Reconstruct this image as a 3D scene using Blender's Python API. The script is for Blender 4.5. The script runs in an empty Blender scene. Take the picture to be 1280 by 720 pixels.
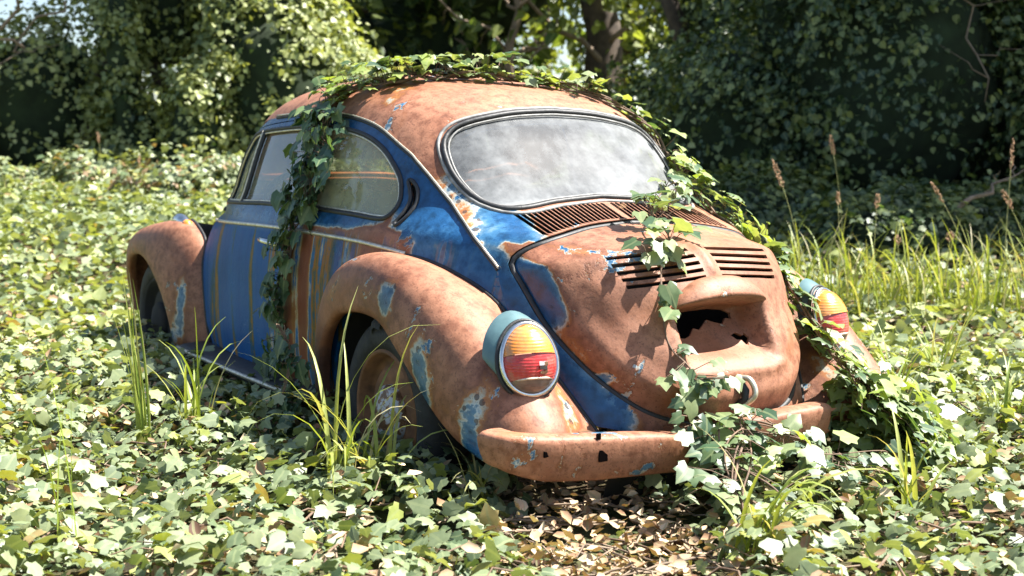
import bpy, bmesh, math, random
import numpy as np
from mathutils import Vector, Matrix, noise, geometry
random.seed(7); RNG = np.random.default_rng(7)
R = math.radians
scene = bpy.context.scene
COL = scene.collection

# ------------------------------------------------------------------ helpers
def tag(o, label=None, cat=None, group=None, kind=None):
    if label: o['label'] = label
    if cat: o['category'] = cat
    if group: o['group'] = group
    if kind: o['kind'] = kind
    return o

ORG = {}
def empty(name, loc, label=None, cat=None, group=None):
    o = bpy.data.objects.new(name, None); COL.objects.link(o)
    o.location = loc; o.empty_display_size = 0.1
    ORG[o.name] = Vector(loc)
    return tag(o, label, cat, group)

def mesh_obj(name, verts, faces, mats, parent=None, origin=None, smooth=True, attrs=None, matidx=None):
    """verts in world coordinates; the object hangs under `parent` (origin at the thing's base)"""
    if parent is not None:
        org = ORG[parent.name]
    else:
        org = Vector(origin) if origin is not None else Vector((0, 0, 0))
    V = np.asarray(verts, dtype=np.float64).reshape(-1, 3) - np.array(org)
    me = bpy.data.meshes.new(name)
    me.from_pydata([tuple(v) for v in V], [], faces)
    for m in (mats if isinstance(mats, (list, tuple)) else [mats]):
        me.materials.append(m)
    if matidx is not None:
        me.polygons.foreach_set('material_index', np.asarray(matidx, dtype=np.int32))
    if smooth:
        me.polygons.foreach_set('use_smooth', np.ones(len(me.polygons), dtype=bool))
    if attrs:
        for k, a in attrs.items():
            at = me.attributes.new(k, 'FLOAT', 'POINT')
            at.data.foreach_set('value', np.asarray(a, dtype=np.float32))
    me.update()
    o = bpy.data.objects.new(name, me); COL.objects.link(o)
    ORG[o.name] = org
    if parent is not None:
        o.parent = parent
    else:
        o.location = org
    return o

class MB:
    """collects geometry, world coordinates"""
    def __init__(s): s.v = []; s.f = []; s.mi = []; s.cur = 0
    def add(s, v, f):
        b = len(s.v); s.v += [tuple(p) for p in v]
        s.f += [tuple(i + b for i in q) for q in f]; s.mi += [s.cur] * len(f)
    def box(s, c, d, rot=None, bev=0.0):
        bm = bmesh.new(); bmesh.ops.create_cube(bm, size=1)
        for v in bm.verts: v.co = Vector((v.co.x * d[0], v.co.y * d[1], v.co.z * d[2]))
        if bev: bmesh.ops.bevel(bm, geom=bm.edges[:] , offset=bev, segments=2, affect='EDGES')
        M = Matrix.Translation(c) @ (rot.to_4x4() if rot else Matrix())
        bm.verts.index_update()
        s.add([M @ v.co for v in bm.verts], [[v.index for v in f.verts] for f in bm.faces]); bm.free()
    def tube(s, pts, r, n=8, closed=False, cap=True):
        pts = [Vector(p) for p in pts]; m = len(pts)
        rr = r if isinstance(r, (list, tuple, np.ndarray)) else [r] * m
        V = []; F = []; up = Vector((0.13, 0.21, 1)).normalized(); prev = None
        for i, p in enumerate(pts):
            if closed: t = pts[(i + 1) % m] - pts[i - 1]
            else: t = pts[min(i + 1, m - 1)] - pts[max(i - 1, 0)]
            if t.length < 1e-9: t = Vector((0, 0, 1))
            t.normalize()
            a = prev if prev is not None else t.cross(up)
            a = a - t * a.dot(t)
            if a.length < 1e-6: a = t.orthogonal()
            a.normalize(); prev = a; b = t.cross(a)
            for k in range(n):
                w = 2 * math.pi * k / n
                V.append(p + (a * math.cos(w) + b * math.sin(w)) * rr[i])
        for i in range(m if closed else m - 1):
            j = (i + 1) % m
            for k in range(n):
                k2 = (k + 1) % n
                F.append((i * n + k, i * n + k2, j * n + k2, j * n + k))
        if cap and not closed:
            F.append(tuple(range(n - 1, -1, -1))); F.append(tuple((m - 1) * n + k for k in range(n)))
        s.add(V, F)
    def grid(s, P, closed_u=False, closed_v=False):
        P = np.asarray(P); nu, nv = P.shape[:2]; F = []
        for i in range(nu if closed_u else nu - 1):
            for j in range(nv if closed_v else nv - 1):
                i2 = (i + 1) % nu; j2 = (j + 1) % nv
                F.append((i * nv + j, i2 * nv + j, i2 * nv + j2, i * nv + j2))
        s.add(P.reshape(-1, 3), F)
    def build(s, name, mats, parent=None, origin=None, smooth=True, attrs=None):
        return mesh_obj(name, s.v, s.f, mats, parent, origin, smooth, attrs, s.mi)

def crspline(P, n, closed=False):
    """dense Catmull-Rom through P (list of k-vectors), n samples per span"""
    P = np.asarray(P, float); m = len(P); out = []
    for i in range(m if closed else m - 1):
        g = (lambda k: P[k % m]) if closed else (lambda k: P[min(max(k, 0), m - 1)])
        p0, p1, p2, p3 = g(i - 1), g(i), g(i + 1), g(i + 2)
        for t in np.linspace(0, 1, n, endpoint=False):
            out.append(.5 * (2 * p1 + (p2 - p0) * t + (2 * p0 - 5 * p1 + 4 * p2 - p3) * t * t + (3 * p1 - p0 - 3 * p2 + p3) * t ** 3))
    if not closed: out.append(P[-1])
    return np.array(out)

def resample(P, d, closed=False):
    P = np.asarray(P, float)
    Q = np.vstack([P, P[:1]]) if closed else P
    L = np.r_[0, np.cumsum(np.linalg.norm(np.diff(Q, axis=0), axis=1))]
    n = max(2, int(round(L[-1] / d)))
    t = np.linspace(0, L[-1], n + 1)
    o = np.stack([np.interp(t, L, Q[:, k]) for k in range(Q.shape[1])], 1)
    return o[:-1] if closed else o

# ------------------------------------------------------------------ materials
def newmat(name):
    m = bpy.data.materials.new(name); m.use_nodes = True
    nt = m.node_tree; nt.nodes.clear()
    out = nt.nodes.new('ShaderNodeOutputMaterial')
    return m, nt, out
def N(nt, t, **kw):
    n = nt.nodes.new(t)
    for k, v in kw.items():
        if k in n.inputs.keys(): n.inputs[k].default_value = v
        else: setattr(n, k, v)
    return n
def ramp(nt, fac, stops, interp='LINEAR'):
    r = nt.nodes.new('ShaderNodeValToRGB'); r.color_ramp.interpolation = interp
    el = r.color_ramp.elements
    while len(el) < len(stops): el.new(0.5)
    for e, (p, c) in zip(el, stops):
        e.position = p; e.color = (*c, 1) if len(c) == 3 else c
    nt.links.new(fac, r.inputs[0]); return r
def math_(nt, op, a, b=None, c=None, clamp=False):
    n = nt.nodes.new('ShaderNodeMath'); n.operation = op; n.use_clamp = clamp
    for i, x in enumerate((a, b, c)):
        if x is None: continue
        if isinstance(x, (int, float)): n.inputs[i].default_value = x
        else: nt.links.new(x, n.inputs[i])
    return n.outputs[0]
def mixc(nt, f, a, b, mode='MIX'):
    n = nt.nodes.new('ShaderNodeMix'); n.data_type = 'RGBA'; n.blend_type = mode
    for s, x in ((n.inputs[0], f), (n.inputs[6], a), (n.inputs[7], b)):
        if isinstance(x, (int, float)): s.default_value = x
        elif isinstance(x, tuple): s.default_value = (*x, 1) if len(x) == 3 else x
        else: nt.links.new(x, s)
    return n.outputs[2]
def noise_(nt, vec, scale, detail=4, rough=.55, dist=0):
    n = N(nt, 'ShaderNodeTexNoise', Scale=scale, Detail=detail, Roughness=rough, Distortion=dist)
    if vec is not None: nt.links.new(vec, n.inputs['Vector'])
    return n.outputs['Fac']
def bump_(nt, h, s, d=.01):
    b = N(nt, 'ShaderNodeBump', Strength=s, Distance=d); nt.links.new(h, b.inputs['Height']); return b.outputs[0]
def mapped(nt, scale, loc=(0, 0, 0)):
    tc = nt.nodes.new('ShaderNodeTexCoord'); mp = nt.nodes.new('ShaderNodeMapping')
    mp.inputs['Scale'].default_value = scale; mp.inputs['Location'].default_value = loc
    nt.links.new(tc.outputs['Object'], mp.inputs[0]); return mp.outputs[0]

def simple(name, col, rough=.6, metal=0, nscale=0, var=.3, bump=0, spec=.5):
    m, nt, out = newmat(name)
    p = N(nt, 'ShaderNodeBsdfPrincipled', Roughness=rough, Metallic=metal)
    p.inputs['Specular IOR Level'].default_value = spec
    p.inputs['Base Color'].default_value = (*col, 1)
    if nscale:
        v = mapped(nt, (1, 1, 1)); f = noise_(nt, v, nscale, 6)
        lo = tuple(c * (1 - var) for c in col); hi = tuple(min(1, c * (1 + var)) for c in col)
        r = ramp(nt, f, [(.3, lo), (.7, hi)]); nt.links.new(r.outputs[0], p.inputs['Base Color'])
        if bump: nt.links.new(bump_(nt, f, bump), p.inputs['Normal'])
    nt.links.new(p.outputs[0], out.inputs[0]); return m

def weathered_paint():
    m, nt, out = newmat('weathered_blue_paint')
    p = N(nt, 'ShaderNodeBsdfPrincipled')
    co = mapped(nt, (1, 1, 1))
    at = N(nt, 'ShaderNodeAttribute', attribute_name='rust').outputs['Fac']
    st = N(nt, 'ShaderNodeAttribute', attribute_name='streak').outputs['Fac']
    n1 = noise_(nt, co, 5.0, 6, .6, .3); n2 = noise_(nt, co, 30, 5, .6); n3 = noise_(nt, co, 160, 3, .6)
    v = math_(nt, 'ADD', at, math_(nt, 'MULTIPLY', math_(nt, 'SUBTRACT', n1, .5), .34))
    v = math_(nt, 'ADD', v, math_(nt, 'MULTIPLY', math_(nt, 'SUBTRACT', n2, .5), .26))
    n6 = noise_(nt, co, 6.5, 7, .68, .4)
    v = math_(nt, 'SUBTRACT', v, math_(nt, 'MULTIPLY', ramp(nt, n6, [(.595, (0, 0, 0)), (.66, (1, 1, 1))]).outputs[0], .30))
    # paint -> chalky edge -> orange -> brown rust, dark end also paints shade on the rear wing
    base = ramp(nt, v, [(.0, (.012, .06, .15)), (.26, (.016, .085, .21)), (.37, (.045, .15, .28)), (.425, (.12, .21, .28)), (.44, (.42, .48, .49)),
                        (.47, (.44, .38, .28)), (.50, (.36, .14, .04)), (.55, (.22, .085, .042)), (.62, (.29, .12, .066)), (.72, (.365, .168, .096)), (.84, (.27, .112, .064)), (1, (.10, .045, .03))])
    # fine mottling of the rust
    mot = ramp(nt, n2, [(.3, (.60, .54, .50)), (.52, (1, 1, 1)), (.72, (1.18, 1.15, 1.15))])
    c = mixc(nt, .9, base.outputs[0], mot.outputs[0], 'MULTIPLY')
    # pits
    pit = ramp(nt, n3, [(.56, (0, 0, 0)), (.66, (1, 1, 1))])
    pm = math_(nt, 'MULTIPLY', pit.outputs[0], math_(nt, 'GREATER_THAN', v, .42))
    c = mixc(nt, math_(nt, 'MULTIPLY', pm, .62), c, (.10, .04, .025))
    n4 = noise_(nt, co, 11, 8, .72, .5)                       # chips and darker scabs
    scab = ramp(nt, n4, [(.635, (0, 0, 0)), (.66, (1, 1, 1))])
    c = mixc(nt, math_(nt, 'MULTIPLY', math_(nt, 'MULTIPLY', scab.outputs[0], math_(nt, 'GREATER_THAN', v, .42)), .55), c, (.13, .055, .035))
    n7 = noise_(nt, co, 4.6, 7, .66, .8)                     # fresher orange rust in patches
    c = mixc(nt, math_(nt, 'MULTIPLY', ramp(nt, n7, [(.53, (0, 0, 0)), (.68, (.75, .75, .75))]).outputs[0], math_(nt, 'GREATER_THAN', v, .53)), c, (.27, .095, .035))
    n5 = noise_(nt, co, 3.3, 6, .6)
    c = mixc(nt, .55, c, ramp(nt, n5, [(.35, (.66, .60, .56)), (.62, (1.08, 1.08, 1.1))]).outputs[0], 'MULTIPLY')
    # flakes: dark torn spots near the paint edge
    vo = N(nt, 'ShaderNodeTexVoronoi', Scale=26); nt.links.new(co, vo.inputs['Vector'])
    edge = math_(nt, 'MULTIPLY', math_(nt, 'LESS_THAN', math_(nt, 'ABSOLUTE', math_(nt, 'SUBTRACT', v, .47)), .05), math_(nt, 'LESS_THAN', vo.outputs['Distance'], .26))
    c = mixc(nt, math_(nt, 'MULTIPLY', edge, .8), c, (.05, .03, .025))
    # vertical streaks on the flanks
    cs = mapped(nt, (6.6, 2.0, .35)); s1 = noise_(nt, cs, 1.6, 3, .5); cs2 = mapped(nt, (16.0, 3.0, .5), (3, 1, 0)); s2 = noise_(nt, cs2, 1.0, 3, .6)
    sv = math_(nt, 'ADD', math_(nt, 'MULTIPLY', s1, .7), math_(nt, 'MULTIPLY', s2, .3))
    sv = math_(nt, 'ADD', sv, math_(nt, 'MULTIPLY', math_(nt, 'SUBTRACT', at, .3), .52))
    sv = math_(nt, 'ADD', sv, math_(nt, 'ADD', math_(nt, 'MULTIPLY', math_(nt, 'SUBTRACT', n2, .5), .07), math_(nt, 'MULTIPLY', math_(nt, 'SUBTRACT', n1, .5), .14)))
    side = ramp(nt, sv, [(.0, (.005, .05, .16)), (.42, (.007, .080, .25)), (.515, (.010, .095, .27)), (.55, (.03, .08, .09)), (.575, (.20, .12, .025)), (.595, (.34, .13, .02)), (.612, (.07, .12, .14)),
                         (.632, (.02, .14, .33)), (.652, (.46, .38, .22)), (.668, (.30, .13, .04)), (.73, (.22, .075, .038)), (.86, (.17, .055, .03))])
    c = mixc(nt, st, c, side.outputs[0])
    # grime
    g = noise_(nt, co, 2.3, 5, .65)
    gm = ramp(nt, g, [(.35, (.62, .60, .56)), (.62, (1, 1, 1))])
    c = mixc(nt, .6, c, gm.outputs[0], 'MULTIPLY')
    nt.links.new(c, p.inputs['Base Color'])
    rr = ramp(nt, v, [(.3, (.26,) * 3), (.5, (.5,) * 3), (.7, (.6,) * 3)])
    nt.links.new(mixc(nt, st, rr.outputs[0], (.46, .46, .46)), p.inputs['Roughness'])
    nt.links.new(mixc(nt, st, (.4, .4, .4), (.10, .10, .10)), p.inputs['Specular IOR Level'])
    hb = math_(nt, 'ADD', math_(nt, 'MULTIPLY', v, .9), math_(nt, 'ADD', math_(nt, 'MULTIPLY', n2, .25), math_(nt, 'MULTIPLY', n3, .12)))
    nt.links.new(bump_(nt, hb, .55, .006), p.inputs['Normal'])
    nt.links.new(p.outputs[0], out.inputs[0]); return m

def dusty_glass(name, dust, amt_lo, amt_hi, tint=(.6, .66, .6), scale=3.0, grad=False):
    m, nt, out = newmat(name)
    tr = N(nt, 'ShaderNodeBsdfTransparent'); tr.inputs[0].default_value = (*tint, 1)
    gl = N(nt, 'ShaderNodeBsdfGlossy', Roughness=.06); gl.inputs[0].default_value = (1, 1, 1, 1)
    df = N(nt, 'ShaderNodeBsdfDiffuse')
    co = mapped(nt, (1, 1, 1)); n1 = noise_(nt, co, scale, 6, .62, .6); n2 = noise_(nt, co, scale * 9, 5, .7)
    nt.links.new(ramp(nt, n2, [(.3, tuple(d * .8 for d in dust)), (.7, dust)]).outputs[0], df.inputs[0])
    fr = N(nt, 'ShaderNodeFresnel', IOR=1.5)
    a = N(nt, 'ShaderNodeMixShader'); nt.links.new(math_(nt, 'MULTIPLY', fr.outputs[0], 1.3, clamp=True), a.inputs[0])
    nt.links.new(tr.outputs[0], a.inputs[1]); nt.links.new(gl.outputs[0], a.inputs[2])
    s = math_(nt, 'ADD', math_(nt, 'MULTIPLY', n1, .75), math_(nt, 'MULTIPLY', n2, .25))
    rn = noise_(nt, mapped(nt, (16, 16, 1.6)), 1.4, 5, .65)          # dried rain runs
    s = math_(nt, 'ADD', s, math_(nt, 'MULTIPLY', math_(nt, 'SUBTRACT', rn, .5), .20))
    if grad:      # more settled dust low down and towards the far side
        sx = N(nt, 'ShaderNodeSeparateXYZ'); nt.links.new(co, sx.inputs[0])
        s = math_(nt, 'ADD', s, math_(nt, 'ADD', math_(nt, 'MULTIPLY', sx.outputs[1], -.10), math_(nt, 'MULTIPLY', math_(nt, 'SUBTRACT', 1.06, sx.outputs[2]), .42)))
    k = ramp(nt, s, [(.42, (amt_lo,) * 3), (.52, (amt_lo * .5 + amt_hi * .42,) * 3), (.70, (amt_hi,) * 3)])
    b = N(nt, 'ShaderNodeMixShader'); nt.links.new(k.outputs[0], b.inputs[0])
    nt.links.new(a.outputs[0], b.inputs[1]); nt.links.new(df.outputs[0], b.inputs[2])
    nt.links.new(b.outputs[0], out.inputs[0]); return m

def lens_mat(name, col, rough=.3):
    m, nt, out = newmat(name)
    p = N(nt, 'ShaderNodeBsdfPrincipled', Roughness=rough); p.inputs['Base Color'].default_value = (*col, 1)
    p.inputs['Coat Weight'].default_value = .3; p.inputs['Coat Roughness'].default_value = .25
    p.inputs['Subsurface Weight'].default_value = 0
    co = mapped(nt, (1, 1, 1)); n = noise_(nt, co, 60, 4)
    n_b = noise_(nt, co, 22, 6, .7)
    nt.links.new(mixc(nt, ramp(nt, n_b, [(.44, (.08, .08, .08)), (.68, (.62, .62, .62))]).outputs[0], ramp(nt, n, [(.3, tuple(c * .7 for c in col)), (.6, col)]).outputs[0], (.30, .24, .17)), p.inputs['Base Color'])
    # moulded ribs
    w = N(nt, 'ShaderNodeTexWave', Scale=38, wave_type='BANDS', bands_direction='Z'); nt.links.new(co, w.inputs['Vector'])
    nt.links.new(bump_(nt, w.outputs['Fac'], .25, .002), p.inputs['Normal'])
    nt.links.new(p.outputs[0], out.inputs[0]); return m

M = {}
M['paint'] = weathered_paint()
M['black_rubber'] = simple('perished_rubber', (.02, .02, .02), .55, 0, 40, .4, .2)
M['greyrubber'] = simple('weathered_grey_rubber', (.22, .215, .20), .6, 0, 30, .45, .2)
M['teal'] = simple('faded_teal_paint', (.085, .155, .165), .45, 0, 9, .35, .15)
M['hole'] = simple('bolt_hole_shadow', (.004, .003, .003), 1.0, 0, 0, 0, 0, 0)
M['tyre'] = simple('cracked_tyre_rubber', (.016, .016, .017), .75, 0, 18, .5, .8)
M['rust_steel'] = simple('rusted_steel', (.17, .075, .03), .75, 0, 14, .55, .4)
M['chrome'] = simple('tarnished_chrome', (.62, .60, .56), .22, 1, 25, .25)
M['oldchrome'] = simple('pitted_trim', (.62, .56, .44), .4, .7, 60, .3)
M['hubcap'] = simple('flaking_hubcap_paint', (.46, .46, .48), .5, 0, 16, .55, .3)
_m = M['hubcap']; _nt = _m.node_tree; _p = [n for n in _nt.nodes if n.type == 'BSDF_PRINCIPLED'][0]; _n = noise_(_nt, mapped(_nt, (1, 1, 1)), 19, 6, .7)
_nt.links.new(ramp(_nt, _n, [(.44, (.10, .045, .02)), (.49, (.24, .12, .05)), (.51, (.40, .40, .42)), (.7, (.5, .5, .53))]).outputs[0], _p.inputs['Base Color'])
M['interior'] = simple('dark_interior', (.02, .018, .016), .9, 0, 8, .4)
M['seat'] = simple('faded_seat_vinyl', (.22, .13, .06), .6, 0, 6, .4, .1)
M['dash'] = simple('sun_bleached_dash', (.40, .14, .05), .6, 0, 9, .4)
M['amber'] = lens_mat('amber_plastic', (.85, .27, .02))
M['red'] = lens_mat('red_plastic', (.55, .015, .02))
M['clear'] = lens_mat('smoked_clear_plastic', (.16, .11, .09))
M['glass_side'] = dusty_glass('dusty_side_glass', (.72, .70, .42), .34, .62, (.95, .96, .85), 2.2)
M['glass_door'] = dusty_glass('hazy_door_glass', (.72, .70, .46), .10, .36, (.95, .96, .88), 2.4)
M['glass_far'] = dusty_glass('clearer_side_glass', (.5, .5, .35), .04, .15, (.97, .98, .92), 2.0)
M['glass_rear'] = dusty_glass('dusty_rear_glass', (.34, .35, .35), .24, .70, (.34, .37, .41), 2.0, grad=True)
M['glass_front'] = dusty_glass('dusty_windscreen_glass', (.5, .5, .4), .10, .4, (.85, .88, .8), 2.0)

# ------------------------------------------------------------------ body form (horizontal sections)
def pch(xs, ys):
    xs = np.array(xs, float); ys = np.array(ys, float); h = np.diff(xs); d = np.diff(ys) / h
    m = np.zeros(len(xs)); m[0] = d[0]; m[-1] = d[-1]
    for i in range(1, len(xs) - 1):
        if d[i - 1] * d[i] > 0:
            w1 = 2 * h[i] + h[i - 1]; w2 = h[i] + 2 * h[i - 1]; m[i] = (w1 + w2) / (w1 / d[i - 1] + w2 / d[i])
    def f(x):
        x = np.clip(x, xs[0], xs[-1]); i = np.clip(np.searchsorted(xs, x) - 1, 0, len(xs) - 2); t = (x - xs[i]) / h[i]
        return ((2 * t**3 - 3 * t**2 + 1) * ys[i] + (t**3 - 2 * t**2 + t) * h[i] * m[i] + (-2 * t**3 + 3 * t**2) * ys[i + 1] + (t**3 - t**2) * h[i] * m[i + 1])
    return f
ZT = 1.50
def uz(z): return np.sqrt(np.maximum(ZT - np.asarray(z, float), 0))
def pz(zs, vs):
    o = np.argsort(uz(zs)); f = pch(uz(zs)[o], np.array(vs, float)[o]); return lambda z: f(uz(z))
XR = pz([.30, .42, .50, .60, .70, .80, .87, .93, .985, 1.044, 1.18, 1.323, 1.39, 1.44, 1.475, 1.493, 1.5],
        [-.74, -.785, -.76, -.715, -.665, -.628, -.58, -.46, -.26, -.114, .03, .17, .31, .50, .71, .91, 1.10])
XF = pz([.30, .50, .65, .77, .85, .91, .96, 1.0, 1.2, 1.36, 1.42, 1.46, 1.485, 1.5],
        [2.93, 2.93, 2.88, 2.75, 2.6, 2.38, 2.12, 1.99, 1.83, 1.68, 1.58, 1.45, 1.30, 1.10])
WZ = pz([.30, .36, .5, .7, .88, .95, 1.02, 1.1, 1.2, 1.30, 1.36, 1.41, 1.45, 1.48, 1.495, 1.5],
        [.68, .695, .71, .712, .69, .668, .635, .61, .58, .545, .51, .45, .365, .24, .12, .0])
X0 = 1.1
NR = pz([.3, .58, .74, .86, .97, 1.1, 1.2, 1.3, 1.4, 1.5], [2.8, 2.8, 2.65, 2.65, 3.2, 3.8, 4.0, 3.6, 3.2, 3.0])
NF = pz([.3, .80, .92, 1.0, 1.2, 1.4, 1.5], [2.3, 2.3, 2.5, 3.8, 4.6, 4.0, 3.0])
def G(P):
    x, y, z = P[..., 0], P[..., 1], P[..., 2]
    w = np.maximum(WZ(z), 1e-4)
    a = np.where(x < X0, (X0 - x) / np.maximum(X0 - XR(z), 1e-4), (x - X0) / np.maximum(XF(z) - X0, 1e-4))
    n = np.where(x < X0, NR(z), NF(z))
    g = (np.abs(y) / w) ** n + np.clip(a, 0, 9) ** n - 1
    return np.where(z >= ZT, 1 + z - ZT, g)
def cast(o, v, t1=4.0, n=200):
    o = np.atleast_2d(o).astype(float); v = np.broadcast_to(np.asarray(v, float), o.shape)
    ts = np.linspace(0, t1, n); ins = np.zeros((len(o), n), bool)
    for k, t in enumerate(ts): ins[:, k] = G(o + v * t) < 0
    hit = ins.any(1); i = np.argmax(ins, 1); lo = ts[np.maximum(i - 1, 0)]; hi = ts[i]
    for _ in range(24):
        mid = (lo + hi) / 2; b = G(o + v * mid[:, None]) < 0
        hi = np.where(b, mid, hi); lo = np.where(b, lo, mid)
    p = o + v * hi[:, None]; p[~hit] = np.nan; return p
def grad(P, e=1e-4):
    g = np.stack([(G(P + np.eye(3)[k] * e) - G(P - np.eye(3)[k] * e)) for k in range(3)], -1)
    return g / np.maximum(np.linalg.norm(g, axis=-1, keepdims=True), 1e-12)
def side_pt(xz, s=1):            # points of the flank from side-view coordinates
    xz = np.asarray(xz, float); o = np.stack([xz[:, 0], np.full(len(xz), s * 1.2), xz[:, 1]], 1)
    return cast(o, (0, -s, 0), 1.25)
def rear_pt(yz):                 # points of the tail from rear-view coordinates
    yz = np.asarray(yz, float); o = np.stack([np.full(len(yz), -1.5), yz[:, 0], yz[:, 1]], 1)
    return cast(o, (1, 0, 0), 3.0)
def inpoly(pt, poly):
    x, y = pt[:, 0], pt[:, 1]; c = np.zeros(len(pt), bool); n = len(poly)
    for i in range(n):
        x1, y1 = poly[i]; x2, y2 = poly[(i + 1) % n]
        if y1 == y2: continue
        cr = ((y1 > y) != (y2 > y)) & (x < (x2 - x1) * (y - y1) / (y2 - y1) + x1); c ^= cr
    return c
def segdist(pt, poly):
    d = np.full(len(pt), 9.); n = len(poly)
    for i in range(n):
        a = poly[i]; b = poly[(i + 1) % n]; ab = b - a; L = max(ab @ ab, 1e-12)
        t = np.clip(((pt - a) @ ab) / L, 0, 1); d = np.minimum(d, np.linalg.norm(pt - a - t[:, None] * ab, axis=1))
    return d
def offset_poly(P, d):           # inward offset of a 2-D closed outline
    P = np.asarray(P, float); A = .5 * np.sum(P[:, 0] * np.roll(P[:, 1], -1) - np.roll(P[:, 0], -1) * P[:, 1])
    t = np.roll(P, -1, 0) - np.roll(P, 1, 0); t /= np.maximum(np.linalg.norm(t, axis=1, keepdims=True), 1e-9)
    nrm = np.stack([-t[:, 1], t[:, 0]], 1) * (1 if A > 0 else -1); return P + nrm * d

SIDE = dict(a=np.array([1., 0, 0]), b=np.array([0, 0, 1.]), d=np.array([0, 1., 0]))
SIDER = dict(a=np.array([1., 0, 0]), b=np.array([0, 0, 1.]), d=np.array([0, -1., 0]))
REAR = dict(a=np.array([0, 1., 0]), b=np.array([0, 0, 1.]), d=np.array([-1., 0, 0]))
q = 2 ** -.5
TOP = dict(a=np.array([0, 1., 0]), b=np.array([q, 0, q]), d=np.array([-q, 0, q]))
FRONT = dict(a=np.array([0, 1., 0]), b=np.array([-q, 0, q]), d=np.array([q, 0, q]))
SUNPATCH = None
def to2(view, P): P = np.asarray(P, float); return np.stack([P @ view['a'], P @ view['b']], 1)

def patch(name, view, outline, holes, spacing, mat, parent, disp=None, rim=.012, rustf=None, surf=True, extra_rim=True, holerim=None):
    """sheet-metal panel: the outline (2-D in `view`) and holes are cut exactly, the points are laid on the body form"""
    outline = resample(outline, spacing, True); holes = [np.asarray(h, float) for h in holes]
    lo = outline.min(0); hi = outline.max(0)
    gx, gy = np.meshgrid(np.arange(lo[0], hi[0], spacing), np.arange(lo[1], hi[1], spacing * .87))
    gx = gx + (np.arange(gx.shape[0]) % 2)[:, None] * spacing * .5
    g = np.stack([gx.ravel(), gy.ravel()], 1)
    ok = inpoly(g, outline) & (segdist(g, outline) > spacing * .45)
    for h in holes: ok &= ~inpoly(g, h) & (segdist(g, h) > spacing * .4)
    g = g[ok]
    pts = [tuple(p) for p in outline]; edges = []; loops = []
    n0 = len(pts); edges += [(i, (i + 1) % n0) for i in range(n0)]; loops.append(list(range(n0)))
    for h in holes:
        b = len(pts); pts += [tuple(p) for p in h]; edges += [(b + i, b + (i + 1) % len(h)) for i in range(len(h))]; loops.append(list(range(b, b + len(h))))
    pts += [tuple(p) for p in g]
    r = geometry.delaunay_2d_cdt([Vector(p) for p in pts], edges, [], 0, 1e-6)
    P2 = np.array([tuple(v) for v in r[0]]); T = [f for f in r[2]]
    tri = np.array([f for f in T if len(f) == 3]); cen = P2[tri].mean(1)
    keep = inpoly(cen, outline)
    for h in holes: keep &= ~inpoly(cen, h)
    tri = tri[keep]
    o = P2[:, :1] * view['a'] + P2[:, 1:2] * view['b'] + view['d'] * 3.2
    P = cast(o, -view['d'], 4.4, 240)
    bad = np.isnan(P).any(1)
    if bad.any():
        good = np.where(~bad)[0]
        for i in np.where(bad)[0]:
            j = good[np.argmin(((P2[good] - P2[i]) ** 2).sum(1))]; P[i] = P[j] + (P2[i] - P2[j]) @ np.stack([view['a'], view['b']])
    nr = grad(P)
    if disp is not None: P = P + nr * disp(P)[:, None]
    # orientation
    a, b, c = P[tri[:, 0]], P[tri[:, 1]], P[tri[:, 2]]
    flip = (np.cross(b - a, c - a) * view['d']).sum(1) < 0
    tri[flip] = tri[flip][:, ::-1]
    V = P.copy(); F = [tuple(t) for t in tri]
    orig = r[3]
    # rims (own vertices so that the edge stays crisp)
    inv = {}
    for k, lst in enumerate(orig):
        for j in lst: inv[j] = k
    extra = []; base = len(V); NRM = [nr]
    for li, lp in enumerate(loops):
        ids = [inv[i] for i in lp if i in inv]; m = len(ids)
        rr = rim if (li == 0 or holerim is None) else holerim
        if rr <= 0: continue
        s = base + sum(len(e) for e in extra)
        top = P[ids]; bot = P[ids] - nr[ids] * rr
        extra.append(np.vstack([top, bot])); NRM.append(np.vstack([nr[ids], nr[ids]]))
        F += [(s + i, s + (i + 1) % m, s + m + (i + 1) % m, s + m + i) for i in range(m)]
    if extra: V = np.vstack([V] + extra)
    nn = np.vstack(NRM)
    at = {}
    if rustf is not None: at['rust'], at['streak'] = rustf(V, nn)
    return mesh_obj(name, V, F, mat, parent, attrs=at)

def fbm(P, s, o=4):
    return np.array([noise.fractal(Vector((p[0] * s, p[1] * s, p[2] * s)), 1.0, 2.0, o) for p in P])
def blobs(P, L):
    v = np.zeros(len(P))
    for (c, r, d) in L:
        r = np.array(r if isinstance(r, (tuple, list)) else (r, r, r), float)
        v += d * np.exp(-(((P - np.array(c)) / r) ** 2).sum(1))
    return v
# ------------------------------------------------------------------ the car
CAR_O = (1.1, 0, 0.19)
car = empty('rusted_car', CAR_O, 'abandoned rusty blue small rounded car sunk in ivy with missing number plate', 'car')

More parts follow.
